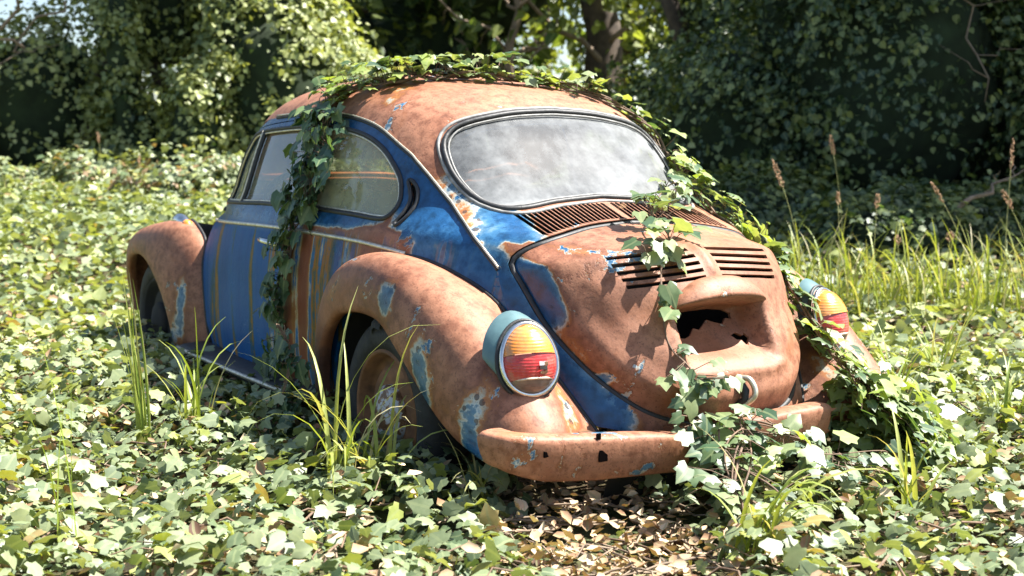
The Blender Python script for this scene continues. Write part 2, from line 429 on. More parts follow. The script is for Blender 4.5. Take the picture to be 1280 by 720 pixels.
def rust_shell(P, n):
    x, y, z = P.T; ay = np.abs(y)
    v = np.full(len(P), .70)
    # C pillar: rust fades to chalky paint and to blue lower down
    t = np.clip((1.24 - z) / .16, 0, 1) * np.clip((ay - .30) / .10, 0, 1) * (y > 0) * (z > .93)
    v = v * (1 - t) + np.clip(.45 + 1.3 * (ay - .465), .40, .50) * t
    v += blobs(P, [((-.10, .37, .985), (.10, .035, .05), -.20), ((-.24, .42, .92), (.05, .05, .05), -.16), ((-.16, .30, 1.0), (.08, .12, .03), -.13), ((-.24, .2, .985), (.05, .2, .03), -.12), ((.12, .44, 1.12), (.06, .02, .06), -.06), ((.27, .46, 1.24), (.12, .06, .05), -.04),
                   ((.60, .36, 1.40), (.09, .10, .05), -.22), ((.25, .40, 1.29), (.08, .05, .05), -.12), ((.52, .44, 1.36), (.05, .05, .05), -.25), ((.1, .3, 1.33), (.12, .1, .02), -.10),
                   ((-.36, .53, .76), (.3, .09, .16), -.60), ((-.6, .47, .56), (.3, .09, .12), -.60), ((-.7, .40, .45), (.3, .09, .08), -.5), ((-.24, .50, .88), (.06, .04, .05), -.2), ((-.25, .36, .96), (.05, .06, .03), -.15), ((-.20, -.3, .98), (.1, .2, .05), -.04)])
    return v, np.zeros(len(P))
def rust_lid(P, n):
    x, y, z = P.T
    v = np.full(len(P), .72)
    v += blobs(P * [0, 1, 1], [((0, .462, .85), (1, .025, .05), -.50), ((0, .455, .79), (1, .022, .05), -.50), ((0, .44, .73), (1, .02, .05), -.46), ((0, .35, .91), (1, .07, .025), -.25),
                   ((0, .365, .56), (1, .03, .03), -.40), ((0, .42, .655), (1, .03, .04), -.19), ((0, .10, .955), (1, .12, .012), -.16), ((0, .25, .90), (1, .05, .02), -.12), ((0, 0, .62), (1, .12, .1), .05), ((0, .40, .61), (1, .025, .03), -.17)])
    return v, np.zeros(len(P))
def rust_side(P, n):
    x, y, z = P.T
    v = np.where(z > .93, .22, .30).astype(float)
    back = np.clip((.92 - x) / .04, 0, 1) * np.clip((.955 - z) / .03, 0, 1) * np.clip((x - .05) / .05, 0, 1)
    v = v * (1 - back) + .64 * back
    v += blobs(P, [((.30, .63, .945), (.14, .1, .03), .32), ((.22, .60, .985), (.05, .1, .03), .20), ((.235, .56, 1.02), (.02, .1, .06), .12), ((.42, .70, .7), (.06, .2, .25), -.36), ((1.2, .7, .95), (.4, .2, .02), .10)])
    st = np.clip((.925 - z) / .02, 0, 1)
    st = st * np.clip(1 - np.exp(-(((x - .30) / .16) ** 2 + ((z - .83) / .12) ** 2)) * .6, 0, 1)
    st = st * np.where(x > .2, 1, .3)
    return v, st

# --- outlines -----------------------------------------------------------------
SEAM = [(1.62, 1.30), (1.50, 1.322), (1.25, 1.333), (1.0, 1.335), (.80, 1.328), (.62, 1.31), (.45, 1.272), (.272, 1.196), (.212, 1.161), (.160, 1.125), (.111, 1.089), (.062, 1.053), (.006, 1.017), (-.064, .981), (-.141, .947), (-.196, .915), (-.240, .882), (-.281, .849)]
SEAM = crspline(SEAM, 5)
LID = [(0, .977), (.18, .966), (.32, .945), (.40, .924), (.452, .897), (.474, .865), (.472, .83), (.457, .75), (.43, .66), (.39, .58), (.33, .512), (.26, .466), (.15, .437), (0, .428)]
def mirror(h):
    h = np.asarray(h, float); return np.vstack([h, (h * [-1, 1])[::-1][1:-1]])
lid2 = resample(mirror(crspline(LID, 8)), .02, True)
RW = [(0, 1.05), (.18, 1.038), (.30, 1.022), (.37, 1.02), (.41, 1.038), (.435, 1.08), (.447, 1.145), (.436, 1.215), (.40, 1.262), (.345, 1.290), (.25, 1.312), (.14, 1.327), (0, 1.334)]
rw2 = resample(mirror(crspline(RW, 8)), .02, True)
# louvres under the rear window: upright slots in two groups
slots = []
for k in range(19):
    for s in (1, -1):
        y = s * (.020 + .0187 * k); t = abs(y) / .41
        zt = 1.030 - .034 * t ** 2; zb = .988 - .050 * t ** 2
        w = .0077
        slots.append(np.array([(y - w, zb), (y + w, zb), (y + w, zt), (y, zt + .003), (y - w, zt)][:: 1]))
# --- shell: roof and tail in one sheet, seen from above and behind ----------------
s3 = side_pt(SEAM, 1)
tail_low = rear_pt([(.497, .85), (.52, .80), (.535, .70), (.52, .60), (.47, .50), (.40, .43), (.30, .395), (.15, .385), (0, .385)])
edge = np.vstack([s3, tail_low[1:]])
header = []
for yy in np.linspace(0, .50, 9):
    zz = 1.405 - .30 * yy * yy - 1.2 * max(0, yy - .34) ** 2 * 2
    p = cast([(3.2, yy, zz)], (-1, 0, 0), 3.0)[0]; header.append(p)
half = np.vstack([np.array(header), edge])
full = np.vstack([half, (half * [1, -1, 1])[::-1][1:-1]])
OUT = to2(TOP, full)
# remove doubled points
OUT = OUT[np.r_[True, np.linalg.norm(np.diff(OUT, axis=0), axis=1) > .004]]
holes = [to2(TOP, rear_pt(rw2)), to2(TOP, rear_pt(offset_poly(lid2, -.009)))] + [to2(TOP, rear_pt(h)) for h in slots]
shell = patch('body_shell', TOP, OUT, holes, .022, M['paint'], car, rustf=rust_shell, rim=.012, holerim=.003)

# --- flanks -------------------------------------------------------------------
QW = [(.80, 1.0), (.69, .995), (.45, .987), (.285, .978), (.238, .988), (.22, 1.022), (.228, 1.065), (.255, 1.112), (.31, 1.16), (.38, 1.205), (.47, 1.24), (.57, 1.263), (.70, 1.28), (.80, 1.285)]
QWo = np.vstack([crspline(QW, 6), [(.808, 1.20), (.808, 1.08)]])
DOOR = [(.90, .42), (.903, .60), (.905, .93), (.90, 1.10), (.895, 1.29), (.92, 1.312), (1.10, 1.315), (1.35, 1.305), (1.50, 1.292), (1.58, 1.272), (1.66, 1.20), (1.76, 1.07), (1.835, .955), (1.845, .90), (1.84, .75), (1.83, .55), (1.80, .44), (1.74, .385), (1.5, .375), (1.2, .375), (.95, .378)]
DOORo = resample(crspline(DOOR, 6, True), .02, True)
DW = [(.945, .995), (1.2, .997), (1.5, .99), (1.76, .985), (1.785, .995), (1.775, 1.02), (1.70, 1.115), (1.62, 1.215), (1.57, 1.258), (1.50, 1.272), (1.36, 1.282), (1.11, 1.29), (.96, 1.287), (.938, 1.27), (.935, 1.15), (.935, 1.02)]
DWo = resample(crspline(DW, 6, True), .02, True)
CRES = [(.205, 1.105), (.168, 1.078), (.148, 1.035), (.150, .995), (.165, .968), (.178, .962), (.186, .972), (.178, 1.0), (.178, 1.04), (.196, 1.075), (.214, 1.10)]
CRESo = crspline(CRES, 4, True)
WELL = [(.465 * math.cos(a) + .02, .45 * math.sin(a) + .36) for a in np.linspace(0, math.pi, 24)]
flank = [(1.66, 1.262)] + [tuple(p) for p in SEAM[6:]] 
lowq = [(-.295, .82), (-.36, .70), (-.45, .55), (-.475, .40), (-.47, .362)] + WELL[::-1] + [(.50, .36), (.9, .345), (1.5, .345), (1.80, .36), (1.875, .46), (1.93, .62), (1.95, .78), (1.945, .90), (1.93, .93), (1.88, 1.0), (1.80, 1.11), (1.72, 1.20)]
QO = np.array(flank + lowq)
MOULD = crspline([(1.94, .897), (1.84, .9), (1.4, .911), (1.13, .915), (.77, .914), (.4, .904), (.2, .889), (.09, .877)], 8)
for s in (1, -1):
    view = SIDE if s == 1 else SIDER
    patch('quarter_panel', view, QO, [offset_poly(DOORo, -.004), QWo, CRESo], .026, M['paint'], car, rustf=rust_side, rim=.012)
    gq, gd = (M['glass_side'], M['glass_door']) if s == 1 else (M['glass_far'], M['glass_far'])
    d = patch('door', view, DOORo, [DWo], .026, M['paint'], car, rustf=rust_side, rim=.015)
    # glass set slightly behind the skin
    def inset(k): return lambda P: np.full(len(P), -k)
    patch('door_glass', view, offset_poly(DWo, -.006), [], .05, gd, d, disp=inset(.012), rim=0)
    patch('quarter_glass', view, offset_poly(QWo, -.006), [], .05, gq, car, disp=inset(.008), rim=0)
    # rubber seals with a bright bead
    for nm, oo, par in (('window_seal', DWo, d), ('window_seal', QWo, car)):
        m = MB(); e = side_pt(oo, s); nr = grad(e)
        m.tube(e + nr * .001, .0085, 6, True); m.build(nm, M['black_rubber'], par)
        m = MB(); e2 = side_pt(offset_poly(oo, .010), s); m.tube(e2 + grad(e2) * -.001, .0042, 5, True); m.build('window_bead', M['oldchrome'], par)
    # quarter light divider
    m = MB(); e = side_pt(crspline([(1.47, .992), (1.455, 1.09), (1.43, 1.278)], 8), s)
    m.tube(e + grad(e) * -.002, .009, 6); m.build('vent_divider', M['black_rubber'], d)
    m = MB(); m.tube(e + grad(e) * .006 + np.array([.010, 0, 0]), .004, 5); m.build('vent_bead', M['oldchrome'], d)
    # belt moulding, two lengths: door and quarter
    for nm, a, b, par in (('belt_moulding', .907, 1.838, d), ('belt_moulding', .085, .893, car), ('belt_moulding', 1.852, 1.94, car)):
        sel = MOULD[(MOULD[:, 0] >= a) & (MOULD[:, 0] <= b)]
        e = side_pt(sel, s); m = MB(); m.tube(e + grad(e) * .002, .0075, 6); m.build(nm, M['oldchrome'], par)
    # door handle: grip on two feet and a push button
    m = MB()
    hp = side_pt([(1.085, .862), (1.06, .861), (.965, .857), (.945, .856)], s); hn = grad(hp)
    m.tube([hp[0] + hn[0] * .004, hp[1] + hn[1] * .032, (hp[1] + hp[2]) / 2 + hn[1] * .040, hp[2] + hn[2] * .034, hp[3] + hn[3] * .020], [.010, .011, .010, .012, .012], 8)
    m.tube([hp[3] + hn[3] * -.002, hp[3] + hn[3] * .026], [.016, .013], 10); m.build('door_handle', M['chrome'], d)
    # gutter along the seam: rubber line and a bright lip
    e = side_pt(SEAM[8:], s); nr = grad(e)
    m = MB(); m.tube(e + nr * .001, .0062, 6); m.build('drip_gutter', M['black_rubber'], car)
    m = MB(); m.tube(e + nr * .004 + np.array([-.006, 0, .007]), .0030, 5); m.build('gutter_bead', M['oldchrome'], car)
    # crescent vent: dark cover behind the slot and a frame
    m = MB(); e = side_pt(CRESo, s); m.tube(e + grad(e) * .001, .007, 6, True); m.build('crescent_vent', M['black_rubber'], car)
    patch('vent_backing', view, offset_poly(CRESo, -.004), [], .03, M['interior'], car, disp=inset(.02), rim=0)
    # A pillar rubber and door edge gap are covered by the patches' rims

# --- rear window -----------------------------------------------------------------
rg = patch('rear_window', REAR, offset_poly(rw2, -.006), [], .05, M['glass_rear'], car, disp=lambda P: np.full(len(P), -.006), rim=0)
m = MB(); e = rear_pt(rw2); m.tube(e + grad(e) * .002, .009, 8, True); m.build('window_seal', M['black_rubber'], rg)
m = MB(); e = rear_pt(offset_poly(rw2, -.012)); m.tube(e + grad(e) * .0, .0065, 8, True); m.build('window_trim', M['greyrubber'], rg)
m = MB(); e = rear_pt(offset_poly(rw2, .010)); m.tube(e + grad(e) * .0, .0035, 6, True); m.build('window_bead', M['greyrubber'], rg)

# --- engine lid ---------------------------------------------------------------
def lid_disp(P):
    y, z = P[:, 1], P[:, 2]; p2 = np.stack([y, z], 1)
    d = segdist(p2, lid2)
    k = np.clip((.955 - z) / .09, .22, 1)
    dd = d / .058; o = .054 * k * (dd - np.log1p(np.exp((dd - 1) * 9)) / 9) - .010 * k       # chamfered edge strip up to a crease, panel standing proud
    d2 = np.clip((d - .10) / .05, 0, 1); o += .006 * d2 * d2 * (3 - 2 * d2)
    # centre rib between the louvre groups
    o += .010 * np.exp(-(y / .016) ** 2) * np.clip((z - .80) / .03, 0, 1) * np.clip((.95 - z) / .03, 0, 1)
    # swelling of the number-plate housing
    bx = np.clip(1 - (np.maximum(np.abs(y) - .13, 0) / .10) ** 2, 0, 1) * np.clip((.86 - z) / .09, 0, 1) * np.clip((z - .43) / .12, 0, 1)
    o += .008 * bx
    # the sunken plate field
    rx = np.clip((.168 - np.abs(y) + .06 * (.6 - z)) / .026, 0, 1); rz = np.clip((z - .555) / .085, 0, 1) * np.clip((.762 - z) / .02, 0, 1)
    rx = rx * rx * (3 - 2 * rx); rz = rz * rz * (3 - 2 * rz)
    o -= (.05 + .06 * np.clip((z - .60) / .14, 0, 1)) * rx * rz
    # curved crease below it
    cz = .545 - .9 * np.maximum(np.abs(y) - .10, 0) ** 2 + .35 * np.maximum(np.abs(y) - .12, 0)
    o += .010 * np.exp(-((z - cz) / .012) ** 2) * np.clip((.21 - np.abs(y)) / .03, 0, 1)
    return o
lslots = []
for k in range(5):
    for s in (1, -1):
        zc = .812 + .0175 * k
        ya, yb = .030 + .004 * (k == 4), (.262 + .006 * k)
        pts = [(ya, zc - .0045), (yb, zc - .0045 - .016), (yb + .002, zc + .0045 - .016), (ya, zc + .0045)]
        top = resample(np.array([pts[0], pts[1]]), .05); bot = resample(np.array([pts[2], pts[3]]), .05)
        L = np.vstack([top, bot]) * [s, 1]
        lslots.append(L if s == 1 else L[::-1])
tornhole = np.array([(-.075, .665), (-.10, .672), (-.122, .66), (-.135, .668), (-.142, .652), (-.128, .640), (-.118, .628), (-.108, .632), (-.104, .648), (-.088, .650)])
bighole = np.array([(.135, .738), (.06, .744), (-.03, .746), (-.10, .741), (-.128, .728), (-.118, .712), (-.095, .716), (-.07, .700), (-.045, .706), (-.015, .716), (.005, .704), (.03, .690), (.05, .696), (.075, .676), (.10, .668), (.122, .672), (.140, .690), (.148, .715)])
lid = patch('engine_lid', REAR, lid2, lslots + [tornhole, bighole[::-1]], .0115, M['paint'], car, disp=lid_disp, rustf=rust_lid, rim=.018, holerim=.008)
# hood over the plate with its lamp
P = []
for i in range(25):
    u = i / 24 * 2 - 1; row = []
    for j in range(11):
        t = j / 10
        yy = .172 * u; prof = (1 - abs(u) ** 3.2)
        zz = .738 + .016 * (1 - u * u) + .060 * prof * math.cos(t * math.pi / 2) - .002
        out = -.004 + .066 * prof ** .7 * math.sin(t * math.pi / 2)
        row.append((yy, zz, out))
    P.append(row)
P = np.array(P); base = rear_pt(P.reshape(-1, 3)[:, :2]).reshape(25, 11, 3); nb = grad(base.reshape(-1, 3)).reshape(25, 11, 3)
pos = base + nb * (P[..., 2:3] + .052)
under = base[:, -1] + nb[:, -1] * .0 + np.array([0, 0, -.004])
pos = np.concatenate([pos, under[:, None]], 1)
m = MB(); m.grid(pos[::-1])
rv, sv = np.full(len(m.v), .74), np.zeros(len(m.v))
m.build('plate_lamp_hood', M['paint'], lid, attrs={'rust': rv, 'streak': sv})
# lid latch: bowed handle with a dark back plate
m = MB(); lp = rear_pt([(0.012, .535), (.0, .525), (-.006, .50), (-.002, .475), (.012, .463)]); ln = grad(lp)
offs = [.052, .080, .088, .080, .050]
hh = crspline([p + n_ * o_ for p, n_, o_ in zip(lp, ln, offs)], 6)
m.tube(hh, .0085, 8); m.build('lid_latch', M['oldchrome'], lid)
m = MB(); m.tube([p + n_ * (o_ - .024) + np.array([0, .014, 0]) for p, n_, o_ in zip(lp, ln, offs)], .012, 8); m.build('latch_backing', M['black_rubber'], lid)
# rubber seal in the lid gap
m = MB(); e = rear_pt(offset_poly(lid2, -.0045)); m.tube(e - grad(e) * .010, .010, 6, True); m.build('lid_seal', M['black_rubber'], car)

# --- dark bays behind the skin --------------------------------------------------
m = MB()
m.grid(np.array([[(-.02 + .30 * t, yy, .93 - .0 * t) for t in (0, 1)] for yy in np.linspace(-.50, .50, 5)]))            # parcel shelf
m.grid(np.array([[(-.02 - .1 * t, yy, .93 - .55 * t) for t in (0, .5, 1)] for yy in np.linspace(-.50, .50, 5)]))        # fire wall
m.grid(np.array([[(-.09, yy, 1.01 - .08 * t), ] + [(-.02, yy, .93)] for yy in np.linspace(-.40, .40, 5) for t in (0,)]))
m.grid(np.array([[(.28, yy, .93), (.30, yy, .36)] for yy in np.linspace(-.58, .58, 5)]))
m.grid(np.array([[(.30, yy, .36), (1.9, yy, .36)] for yy in np.linspace(-.66, .66, 5)]))                                 # floor pan
m.build('floor_pan', M['interior'], car, smooth=False)
for s in (1, -1):                                                                                                       # wheel houses
    m = MB(); P = []
    for a in np.linspace(-.05, math.pi + .05, 20):
        P.append([(.02 + .475 * math.cos(a), s * yy, .36 + .46 * math.sin(a)) for yy in (.42, .56, .68)])
    m.grid(P); m.add([(.02 + .475 * math.cos(a), s * .42, .36 + .46 * math.sin(a)) for a in np.linspace(-.05, math.pi + .05, 20)], [tuple(range(20))]); m.build('wheel_house', M['interior'], car)

# --- seats, wheel, dash ---------------------------------------------------------
m = MB(); m.box((.47, 0, .78), (.16, 1.06, .50), Matrix.Rotation(R(-14), 3, 'Y'), .05); m.build('rear_seat', M['seat'], car)
for s in (1, -1):
    st = MB(); st.box((1.02, s * .34, .80), (.13, .44, .50), Matrix.Rotation(R(-14), 3, 'Y'), .05); st.box((1.28, s * .34, .56), (.46, .46, .14), None, .05)
    st.build('front_seat', M['seat'], car)
m = MB(); m.box((1.80, 0, .93), (.16, 1.14, .16), None, .03); m.build('dashboard', M['dash'], car)
m = MB(); c = Vector((1.50, .34, .94)); rot = Matrix.Rotation(R(-60), 3, 'Y')
m.tube([c + rot @ Vector((.19 * math.cos(a), .19 * math.sin(a), 0)) for a in np.linspace(0, 2 * math.pi, 30, endpoint=False)], .013, 8, True)
m.tube([c + rot @ Vector((0, -.19, 0)), c + rot @ Vector((0, 0, -.03)), c + rot @ Vector((0, .19, 0))], .012, 6); m.tube([c + rot @ Vector((0, 0, -.02)), c + rot @ Vector((0, 0, -.35))], .018, 8)
m.build('steering_wheel', M['black_rubber'], car)

# --- windscreen, scuttle and bonnet ----------------------------------------------
ws_half = [(0, 1.015), (.30, 1.012), (.47, 1.02), (.52, 1.06), (.50, 1.18), (.455, 1.30), (.40, 1.345), (.2, 1.368), (0, 1.372)]
ws = resample(mirror(crspline(ws_half, 6)), .03, True)
FV = dict(a=np.array([0, 1., 0]), b=np.array([0, 0, 1.]), d=np.array([1., 0, 0]))
def front_pt(yz):
    yz = np.asarray(yz, float); o = np.stack([np.full(len(yz), 3.4), yz[:, 0], yz[:, 1]], 1); return cast(o, (-1, 0, 0), 3.0)
fo_half = np.vstack([front_pt([(y_, 1.405 - .30 * y_ * y_) for y_ in (0, .2, .36, .44)]), side_pt([(1.60, 1.30), (1.665, 1.262), (1.725, 1.20), (1.805, 1.11), (1.885, 1.0), (1.935, .93)], 1)])
fh = np.vstack([fo_half, front_pt([(.60, .95), (.45, .975), (.2, .985), (0, .987)])])
fo = np.vstack([fh, (fh * [1, -1, 1])[::-1][1:-1]])
patch('windscreen_frame', FV, to2(FV, fo), [ws], .035, M['paint'], car, rustf=lambda P, n: (np.full(len(P), .42), np.zeros(len(P))))
wg = patch('windscreen', FV, offset_poly(ws, -.005), [], .06, M['glass_front'], car, disp=lambda P: np.full(len(P), -.006), rim=0)
m = MB(); e = front_pt(ws); m.tube(e + grad(e) * .002, .012, 6, True); m.build('window_seal', M['black_rubber'], wg)
FT = dict(a=np.array([0, 1., 0]), b=np.array([q, 0, -q]), d=np.array([q, 0, q]))
bh = np.vstack([front_pt([(0, .980), (.25, .977), (.45, .968), (.575, .945)]), side_pt([(1.97, .915), (2.2, .86), (2.45, .80), (2.65, .70), (2.78, .58)], 1), front_pt([(.30, .48), (.15, .45), (0, .44)])])
bo = np.vstack([bh, (bh * [1, -1, 1])[::-1][1:-1]])
patch('bonnet', FT, to2(FT, bo), [], .05, M['paint'], car, rustf=lambda P, n: (np.full(len(P), .70), np.zeros(len(P))))
m = MB(); e = front_pt(np.array([(y_, .984 - .06 * y_ ** 2 - .12 * max(0, abs(y_) - .45)) for y_ in np.linspace(-.58, .58, 20)])); m.tube(e + grad(e) * .002, .010, 6); m.build('scuttle_seal', M['black_rubber'], car)
for s in (1, -1):                                       # inner wing behind the front wheel
    m = MB(); m.grid([[(x_, s * .50, z_) for z_ in (.25, .5, .86)] for x_ in (1.9, 2.2, 2.5, 2.8)]); m.build('inner_wing', M['interior'], car)

# --- wings -----------------------------------------------------------------------
def wing(name, L, J, P1, P2, s, rustf, lipmat=None, parent=car):
    n = 7
    L, J, P1, P2 = [crspline(np.array(a, float), n) for a in (L, J, P1, P2)]
    T = np.linspace(0, 1, 18); P = []
    for l, p1, p2, j in zip(L, P1, P2, J):
        row = [l * (1 - t)**3 + 3 * p1 * t * (1 - t)**2 + 3 * p2 * t * t * (1 - t) + j * t**3 for t in T]
        # rolled lip: turns inward
        row = [l + np.array([0, -.040, 0]) + (p1 - l) * .02, l + np.array([0, -.014, -.0]) - (p1 - l) * .08] + row
        P.append(row)
    P = np.array(P) * [1, s, 1]
    m = MB(); m.grid(P if s == 1 else P[::-1]); V = np.array(m.v)
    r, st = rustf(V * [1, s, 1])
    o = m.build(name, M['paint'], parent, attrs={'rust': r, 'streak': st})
    w = MB(); w.tube(J[2:-2] * [1, s, 1] + np.array([0, s * .003, .004]), .007, 6); w.build('wing_beading', M['black_rubber'], o)
    return o
def bodyJ(xz, inn=.004):
    p = side_pt(xz, 1); return p - grad(p) * inn
RJ = bodyJ([(.53, .34), (.52, .46), (.49, .60), (.42, .72), (.29, .82), (.10, .868), (-.10, .84)])
RJ2 = rear_pt([(.525, .765), (.495, .66), (.46, .565), (.425, .475), (.39, .40), (.38, .345)])
RJ = np.vstack([RJ, RJ2])
RL = [(.47, .745, .29), (.46, .757, .42), (.415, .768, .545), (.335, .778, .635), (.22, .785, .690), (.09, .787, .708), (-.05, .786, .690), (-.165, .784, .620), (-.275, .780, .540), (-.375, .775, .468), (-.475, .768, .415), (-.565, .758, .383), (-.62, .745, .365)]
c0 = np.array([.03, 0, .36])
RP1, RP2 = [], []
k1 = [.05, .07, .08, .09, .11, .13, .15, .17, .19, .21, .22, .20, .15]
k2 = [.02, .03, .05, .07, .10, .13, .17, .20, .22, .23, .23, .23, .22]
bk = [.0, .0, .01, .02, .03, .03, .01, -.06, -.19, -.30, -.30, -.19, -.09]
for i, (l, j) in enumerate(zip(RL, RJ)):
    l = np.array(l); d = l - c0; d[1] = 0; d /= np.linalg.norm(d)
    RP1.append(l + d * k1[i] + np.array([0, .012, 0]))
    RP2.append(np.array(j) + np.array([bk[i], k2[i], .055 if 2 < i < 9 else .0]) )
def rust_shade_rwing(P):
    v = np.full(len(P), .70)
    v += blobs(P, [((-.10, .78, .76), (.05, .08, .07), -.36), ((-.29, .80, .61), (.055, .08, .08), -.38), ((-.34, .80, .53), (.045, .05, .08), -.27), ((-.45, .80, .49), (.06, .05, .06), -.25), ((.30, .76, .74), (.10, .05, .06), -.26), ((.05, .775, .76), (.10, .06, .05), -.16), ((-.55, .77, .44), (.04, .06, .10), -.34), ((-.60, .74, .40), (.06, .06, .03), -.34), ((-.33, .78, .46), (.06, .04, .05), -.22),
                   ((-.70, .50, .52), (.3, .045, .09), -.27), ((-.70, .56, .46), (.2, .04, .05), -.16), ((-.60, .72, .52), (.08, .05, .12), -.24), ((.20, .74, .80), (.10, .05, .05), -.22), ((-.50, .70, .36), (.06, .06, .04), -.24), ((-.05, .70, .84), (.05, .04, .03), -.14), ((.47, .76, .48), (.10, .09, .22), .34)])  # last blob paints shade on the leading leg as darker rust
    return v, np.zeros(len(P))
wings = []
for s in (1, -1): wings.append(wing('rear_wing', RL, RJ, RP1, RP2, s, rust_shade_rwing))

FJ = np.vstack([bodyJ([(1.87, .33), (1.88, .45), (1.915, .58), (1.96, .70), (2.02, .80)]), [(2.18, .60, .875), (2.38, .56, .865), (2.58, .52, .815), (2.75, .47, .72), (2.87, .42, .60), (2.91, .40, .48), (2.90, .40, .38)]])
FLp = [(2.085, .735, .29), (2.10, .75, .38), (2.135, .76, .48), (2.185, .77, .57), (2.255, .777, .638), (2.35, .78, .695), (2.46, .78, .722), (2.58, .775, .722), (2.69, .765, .69), (2.77, .75, .62), (2.80, .735, .53), (2.785, .72, .42)]
c1 = np.array([2.45, 0, .36]); FP1, FP2 = [], []
kk1 = [.04, .05, .06, .08, .10, .12, .13, .14, .14, .13, .12, .10]; kk2 = [.03, .03, .04, .06, .09, .12, .14, .17, .20, .22, .22, .2]
for i, (l, j) in enumerate(zip(FLp, FJ)):
    l = np.array(l); d = l - c1; d[1] = 0; d /= np.linalg.norm(d)
    FP1.append(l + d * kk1[i] + np.array([0, .01, 0])); FP2.append(np.array(j) + np.array([.0 if i < 8 else .06, kk2[i], .03 if 3 < i < 10 else 0]))
def rust_fwing(P):
    v = np.full(len(P), .68)
    v += blobs(P, [((2.01, .74, .52), (.04, .08, .16), -.34), ((2.08, .75, .40), (.06, .06, .09), -.26), ((2.42, .76, .77), (.14, .05, .04), -.20)])
    return v, np.zeros(len(P))
for s in (1, -1):
    fw = wing('front_wing', FLp, FJ, FP1, FP2, s, rust_fwing)
    # indicator on the crown
    m = MB(); P = []
    for i in range(13):
        t = i / 12; r_ = .034 * math.sin(math.pi * (.06 + .90 * t)) ** .7
        P.append([(2.16 + .22 * t, s * (.64 + r_ * math.cos(a)), .85 + .012 + r_ * 1.0 * math.sin(a) + .02 * math.sin(math.pi * t)) for a in np.linspace(0, 2 * math.pi, 12, endpoint=False)])
    m.grid(P, closed_v=True); m.build('indicator_body', M['chrome'], fw)
    m = MB(); P = [[(2.18 - .03 * math.cos(b), s * (.64 + .026 * math.sin(b) * math.cos(a)), .865 + .026 * math.sin(b) * math.sin(a)) for a in np.linspace(0, 2 * math.pi, 12, endpoint=False)] for b in np.linspace(.05, math.pi / 2, 6)]
    m.grid(P, closed_v=True); m.build('indicator_lens', M['amber'], fw)

# --- tail lights ------------------------------------------------------------------
for s in (1, -1):
    c = Vector((-.635, .622, .641)) if s == 1 else Vector((-.60, -.545, .665)); a = Vector((-.93, s * .20, .30)).normalized()
    up = (Vector((0, 0, 1)) - a * a.z).normalized(); sd = up.cross(a)      # sd: sideways
    tl = ORG  # noqa
    hw, hh = .0735, .0915
    def egg(w, k=1.0, off=0.0):
        return c + a * off + sd * (math.cos(w) * hw * k * (1 - .10 * math.sin(w))) + up * (math.sin(w) * hh * k)
    W_ = np.linspace(0, 2 * math.pi, 40, endpoint=False)
    # housing grows out of the wing
    P = []
    back = Vector((.06, s * .004, .010)) 
    for t in np.linspace(0, 1, 9):
        k = 1.13 + .17 * math.sin(math.pi * t * .5)
        P.append([egg(w, k, -.006) + back * t + up * (.0 if math.sin(w) > 0 else .08 * t * -math.sin(w)) for w in W_])
    m = MB(); m.grid(P if s == 1 else P[::-1], closed_v=True)
    V = np.array(m.v)
    root = m.build('tail_light', M['teal'], car)
    m = MB(); m.tube([egg(w, 1.07, .002) for w in W_], .0075, 8, True); m.build('chrome_ring', M['chrome'], root)
    m = MB(); m.tube([egg(w, 1.19, -.010) + back * .03 for w in W_], .006, 6, True); m.build('lamp_gasket', M['black_rubber'], root)
    zones = [('amber_lens', M['amber'], .10, 1.0), ('red_lens', M['red'], -.62, .085), ('reversing_lens', M['clear'], -1.0, -.635)]
    for nm, mat, lo, hi in zones:
        P = []
        for v in np.linspace(lo, hi, 12):
            hwid = math.sqrt(max(0, 1 - v * v)); row = []
            for u in np.linspace(-1, 1, 21):
                xx = u * hwid
                rr = min(1, xx * xx + v * v); dome = .052 * (1 - rr) ** .55
                dome -= .006 * math.exp(-((xx + s * .28) / .03) ** 2) * 0
                row.append(c + sd * (xx * hw * 1.02 * (1 - .10 * v)) + up * (v * hh * 1.02) + a * (dome + .002 + (.004 if nm == 'amber_lens' else 0)))
            P.append(row)
        m = MB(); m.grid(P if s == 1 else [r_[::-1] for r_ in P])
        if nm == 'red_lens' and s == 1:
            pass
        m.build(nm, mat, root)
    # ledge strip between the red and the smoked window
    m = MB(); m.tube([c + sd * (u * hw * .78) + up * (-.63 * hh) + a * (.003 + .052 * max(0, 1 - (u * .78) ** 2 - .40) ** .55) for u in np.linspace(-.95, .95, 13)], .0035, 5); m.build('lens_bar', M['oldchrome'], root)
    if s == 1:      # broken reflector showing through the red lens
        m = MB()
        def lp_(u, v): return c + sd * (u * hw) + up * (v * hh) + a * (.006 + .052 * max(0, 1 - u * u - v * v) ** .55)
        for (u0, u1, v0, v1) in ((.10, .48, -.28, -.16), (.34, .44, -.50, -.16), (.14, .40, -.52, -.44)):
            m.grid([[lp_(u0 + (u1 - u0) * i / 4, v0 + (v1 - v0) * j / 3) for j in range(4)] for i in range(5)])
        m.build('broken_reflector', M['hubcap'], root)
        m = MB(); m.grid([[lp_(.12 + .30 * i / 4, -.40 + .11 * j / 3) + a * .0005 for j in range(4)] for i in range(5)]); m.build('lens_crack', M['interior'], root)

